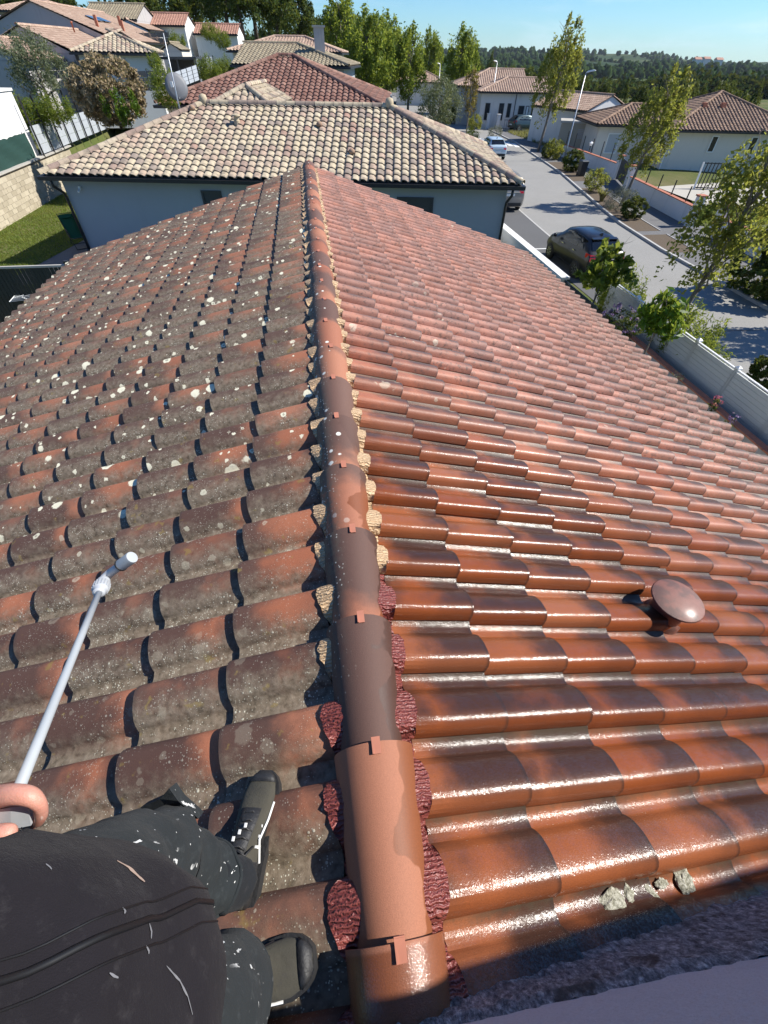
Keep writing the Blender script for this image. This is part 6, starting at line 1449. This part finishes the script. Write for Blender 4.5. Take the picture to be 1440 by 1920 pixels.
MB().lathe([(.005, .10), (.15, .085), (.30, .05), (.42, .02), (.42, .008), (.30, .045), (.15, .075), (.005, .085)], dc, dx, 28).build('dish', MT['dishg'], dish, True)
pb = atD(334, 192, 23.7); pt_ = atD(306, 62, 23.7); MB().tube([V((pb.x+.06, pb.y, 3.9)), V((pb.x, pb.y, pb.z)), V((pt_.x, pt_.y, pt_.z))], [.028, .026, .018], 8).build('mast', MT['galv'], dish, True)
mb = MB().tube([dc+dx*.12-V((0, 0, .35)), dc-dx*.42-V((0, 0, .02))], .015, 6); mb.build('feed_arm', MT['whitep'], dish)
MB().lathe([(.03, -.06), (.04, 0), (.03, .06)], dc-dx*.42, dx, 10).build('feed_horn', MT['whitep'], dish, True)
MB().box(atD(322, 158, 23.6), (.09, .08, .16)).build('mast_bracket', MT['whitep'], dish)
# ---- our garden on the left
pf = thing('slatted_screen', 'dark slatted privacy screen with a pale top rail at the left edge', 'fence', (-9, 14.8, .5))
for k in range(38):
    x = -11.6+.115*k; MB().box((x, 14.78, 1.40), (.10, .025, 1.62), Matrix.Rotation(.01*math.sin(k*7), 3, 'Y')).build('slat', MT['slat_dark'], pf)
for z in (.66, 1.5): MB().box((-9.4, 14.81, z), (4.5, .03, .06)).build('cross_rail', MT['slat_dark'], pf)
MB().box((-9.4, 14.78, 2.25), (4.5, .07, .05)).build('top_rail', MT['conc'], pf)
MB().box((-7.22, 14.78, 1.45), (.10, .10, 1.85)).build('post', MT['black'], pf)
MB().box((-9.5, 14.45, .60), (4.6, .10, .12)).build('plinth', MT['conc'], pf)
gp_ = thing('green_post', 'dark green steel post leaning at the left edge by the slatted screen', 'post', (-9.1, 13.9, .5)); 
a, b = at(25, 588, .6), at(0, 545, 1.25); MB().tube([a, b, b+(b-a)*.4], .035, 8).build('tube', MT['mesh_green'], gp_)
dr = thing('drying_rack', 'folding white wire clothes rack in the shaded yard by the screen', 'clothes rack', (-8.4, 13.9, .55))
rm = MB(); z0 = 1.5
T = at(27, 555, z0); E1, E2 = at(125, 522, z0), at(130, 552, z0)
for k in range(7):
    t = k/6; a = T.lerp(T+V((.05, -.45, 0)), t); e = E1.lerp(E2, t); wire = MB().tube([a, e], .006, 5); wire.build('wire', MT['galv'], dr)
MB().tube([T, T+V((.05, -.45, 0))], .010, 6).build('frame_end', MT['whitep'], dr); MB().tube([E1, E2], .010, 6).build('frame_end', MT['whitep'], dr)
for q in (0, 1): 
    a = T.lerp(E1, .25)+V((0, -.45*q, 0)); e = T.lerp(E1, .85)+V((0, -.45*q, 0)); MB().tube([a, V((e.x, e.y, .56))], .012, 6).build('leg', MT['whitep'], dr); MB().tube([e, V((a.x, a.y, .56))], .012, 6).build('leg', MT['whitep'], dr)
# folding garden lounger
lg = thing('garden_lounger', 'green folding garden lounger on the dark patio beside the white house', 'lounger', (-10.4, 23.3, .56))
Fx, Rx = V((.55, -.83, 0)).normalized(), V((.83, .55, 0)).normalized(); o_ = V((-10.35, 23.2, .57))
def LP(f, r_, z): return o_+Fx*f+Rx*r_+V((0, 0, z))
for s_ in (-.29, .29):
    MB().tube([LP(-.62, s_, 1.12), LP(-.10, s_, .36), LP(.42, s_, .40)], .014, 8).build('side_tube', MT['black'], lg, True)
    MB().tube([LP(-.42, s_, .0), LP(.25, s_, .58), LP(-.30, s_, .66)], .012, 8).build('armrest', MT['black'], lg, True)
    MB().tube([LP(.50, s_, .0), LP(-.22, s_, .52)], .012, 8).build('leg', MT['black'], lg, True)
for f_, z_ in ((-.42, .01), (.50, .01), (-.62, 1.12), (.42, .40)): MB().tube([LP(f_, -.29, z_), LP(f_, .29, z_)], .012, 8).build('cross_tube', MT['black'], lg, True)
rg_ = []
for t in np.linspace(0, 1, 14):
    f_, z_ = (lerp(-.60, -.10, t/.6), lerp(1.08, .35, t/.6)) if t < .6 else (lerp(-.10, .42, (t-.6)/.4), lerp(.35, .40, (t-.6)/.4))
    rg_.append([LP(f_, x, z_-.03*math.sin(math.pi*t)) for x in (-.28, -.1, .1, .28)])
sg = MB().loft(rg_, cap=False, closed=False).build('sling', MT['lounger'], lg, True); md = sg.modifiers.new('t', 'SOLIDIFY'); md.thickness = .006
hp = MB().loft([[LP(-.60+.02, x, 1.08)+V((0, 0, q)) for x in (-.2, .2) for q in (0, .05)] for _ in (0, 1)]) if False else MB().box(LP(-.545, 0, 1.02), (.42, .07, .16), Matrix.Rotation(.58, 3, 'Z') @ Matrix.Rotation(-.6, 3, 'X')); hp.build('head_cushion', MT['lounger'], lg)
# ---- across the street: low walls with red coping, posts, gate, bins
def capped_wall(label, P_, Q_, h=.85, t=.18, posts=0, ph=.75):
    P_, Q_ = V(P_), V(Q_); d = (Q_-P_); L = d.length; d.normalize(); th_ = thing('boundary_wall', label, 'wall', tuple(P_), 0, 'white boundary walls with red coping'); up = V((0, 0, 1))
    MB().bar(P_+up*(h/2-.1), Q_+up*(h/2-.1), t, h+.2).build('wall', MT['white'], th_)
    n = int(L/.5)
    for k in range(n): MB().bar(P_+d*(L*k/n+.006)+up*(h+.022), P_+d*(L*(k+1)/n-.006)+up*(h+.022), t+.08, .04).build('coping_tile', MT['cap_tile'], th_)
    for k in range(posts): q = P_+d*(L*(k+.7)/posts); MB().bar(q+up*(h+.03), q+up*(h+ph), .05).build('fence_post', MT['black'], th_)
    return th_
capped_wall('white boundary wall with red coping in front of the lawn of the beige house', (21.35, 25.9, .1), (22.45, 34.6, .1), .85, .2, 5)
capped_wall('white boundary wall with a red coping and black posts beside the electricity kiosk', (24.1, 39.6, .1), (24.55, 50.5, .05), .9, .2, 6, 1.0)
capped_wall('roadside wall with a red coping at the right edge near the dark hedge bush', (21.0, 14.2, .1), (21.15, 23.4, .1), .85, .2, 0)
for k, (x, y, lb) in enumerate(((21.25, 25.7, 'white gate pillar at the near end of the red-coped wall'), (22.5, 34.9, 'white gate pillar between the lawn wall and the grey gate'), (24.05, 39.2, 'white gate pillar with a red cap at the wall by the kiosk'), (21.1, 23.6, 'white gate pillar at the right by the drive of the beige house'), (25.2, 72.0, 'white gate pillar beside the lamp post at the shuttered house'), (24.2, 73.2, 'white gate pillar farther left at the shuttered house'))):
    gpz = thing('gate_pillar', lb, 'pillar', (x, y, 0), 0, 'white gate pillars'); MB().box((x, y, .75), (.36, .36, 1.5)).build('shaft', MT['white'], gpz); MB().box((x, y, 1.53), (.46, .46, .07)).build('cap', MT['cap_tile' if k < 4 else 'white'], gpz)
gt = thing('sliding_gate', 'dark grey solid gate between the two red-coped walls', 'gate', (23.2, 37, .1))
for k in range(10): MB().bar(V((22.75, 35.2, .25+.125*k)), V((24.0, 38.9, .25+.125*k)), .04, .118).build('board', MT['dkgrey'], gt)
for a in (0, 1): MB().bar(V((22.75+1.25*a, 35.2+3.7*a, .12)), V((22.75+1.25*a, 35.2+3.7*a, 1.5)), .08).build('frame', MT['dkgrey'], gt)
sg2 = thing('open_gate', 'black framed gate leaf standing open on the pale gravel of the beige house', 'gate', (27.5, 31.5, .1))
a, b = at(1300, 353, .15), at(1352, 355, .15); 
for k in range(9): MB().bar(a.lerp(b, k/8), a.lerp(b, k/8)+V((0, 0, 1.5)), .05).build('bar', MT['black'], sg2)
for z in (.05, 1.45): MB().bar(a+V((0, 0, z)), b+V((0, 0, z)), .05, .06).build('rail', MT['black'], sg2)
MB().bar(a+V((.0, -.05, .0)), a+V((-.1, -.05, 1.5)), .09).build('post', MT['whitep'], sg2)
p = at(1088, 330, .1)
bn = thing('wheelie_bin', 'black wheelie bin with a pale lid edge next to the round clipped bush', 'bin', (p.x, p.y, .1))
MB().loft([[V((p.x+sx*w_, p.y+sy*d_, z)) for sx, sy in ((-1, -1), (1, -1), (1, 1), (-1, 1))] for w_, d_, z in ((.22, .25, .14), (.26, .30, 1.0))]).build('body', MT['black'], bn)
MB().loft([[V((p.x+sx*w_, p.y+sy*d_+.02, z)) for sx, sy in ((-1, -1), (1, -1), (1, 1), (-1, 1))] for w_, d_, z in ((.28, .33, 1.0), (.28, .33, 1.04), (.22, .26, 1.09))]).build('lid', MT['dkgrey'], bn)
for sx in (-1, 1): MB().lathe([(.09, -.03), (.10, 0), (.09, .03)], (p.x+sx*.22, p.y+.24, .2), (1, 0, 0), 12).build('wheel', MT['black'], bn)
MB().tube([(p.x-.24, p.y+.36, 1.02), (p.x+.24, p.y+.36, 1.02)], .018, 6).build('handle', MT['dkgrey'], bn)
p = at(1104, 285, .9); lb_ = thing('garden_lantern', 'small white garden lantern on a post behind the red-coped wall', 'lantern', (p.x, p.y, .1)); MB().tube([(p.x, p.y, .05), (p.x, p.y, 1.35)], .03, 6).build('post', MT['black'], lb_); MB().lathe([(.10, 0), (.14, .16), (.20, .17), (.03, .28)], (p.x, p.y, 1.33), n=6).build('lantern_head', MT['whitep'], lb_)
def lamp(px, py, h, label, arm=(-.35, -.1), s=1):
    p = at(px, py, 0); t = thing('street_lamp', label, 'street lamp', (p.x, p.y, 0), 0, 'street lamps')
    MB().tube([(p.x, p.y, -.1), (p.x, p.y, 1.0), (p.x, p.y, 1.05), (p.x, p.y, h)], [.075, .072, .06, .038], 10).build('pole', MT['galv'], t, True)
    q = V((p.x, p.y, h)); a = V((arm[0], arm[1], .08))
    MB().tube([q, q+a*.5], .03, 8).build('arm', MT['galv'], t, True)
    hd_ = [[q+a*u+V((-a.y, a.x, 0)).normalized()*(x*w_)+V((0, 0, z)) for x, z in ((-1, 0), (1, 0), (.75, .10*w_/.15), (-.75, .10*w_/.15))] for u, w_ in ((.1, .05), (.4, .14), (1.2, .15), (1.7, .06))]
    MB().loft(hd_).build('lamp_head', MT['whitep'], t)
lamp(1057, 302, 5.75, 'tall lamp post with a white head by the kerb, nearest to us', (.30, -.35))
lamp(915, 238, 6.1, 'tall lamp post at the gate pillar of the shuttered house', (-.35, -.2))
lamp(819, 206, 5.6, 'lamp post at the far pavement beside the bright columnar tree', (-.35, -.2))
p = atD(774, 186, 125); t_ = at(774, 186, 0) if False else None
lamp(772, 189, 7.3, 'farthest lamp post standing among the fresh green trees', (-.35, -.2))
rf = thing('roadside_wall', 'low white roadside wall between the round dark bush and the young bronze tree', 'wall', (24, 84, 0))
MB().bar((25.6, 90, .35), (25.9, 76, .35), .2, .9).build('wall', MT['white'], rf); MB().bar((25.6, 90, .83), (25.9, 76, .83), .28, .06).build('coping', MT['conc'], rf)
mf = thing('metal_mesh_fence', 'dark metal fence in front of the parked teal car at the shuttered house', 'fence', (28.5, 69.6, 0))
for k in range(24): MB().bar((25.6+.28*k, 70.6-.045*k, .05), (25.6+.28*k, 70.6-.045*k, 1.15), .035).build('bar', MT['dkgrey'], mf)
for z in (.12, 1.12): MB().bar((25.5, 70.62, z), (32.2, 69.55, z), .05).build('rail', MT['dkgrey'], mf)
MB().bar((25.5, 70.5, .1), (32.3, 69.4, .1), .2, .25).build('plinth', MT['conc'], mf)
p = at(870, 243, 0); rp = thing('pavement_railing', 'short black railing on the near pavement above the cream hip', 'railing', (p.x, p.y, 0))
a, b = at(818, 243, 0), at(842, 258, 0)
for k in range(5): MB().bar(a.lerp(b, k/4), a.lerp(b, k/4)+V((0, 0, .95)), .05).build('post', MT['black'], rp)
for z in (.5, .95): MB().bar(a+V((0, 0, z)), b+V((0, 0, z)), .04).build('rail', MT['black'], rp)
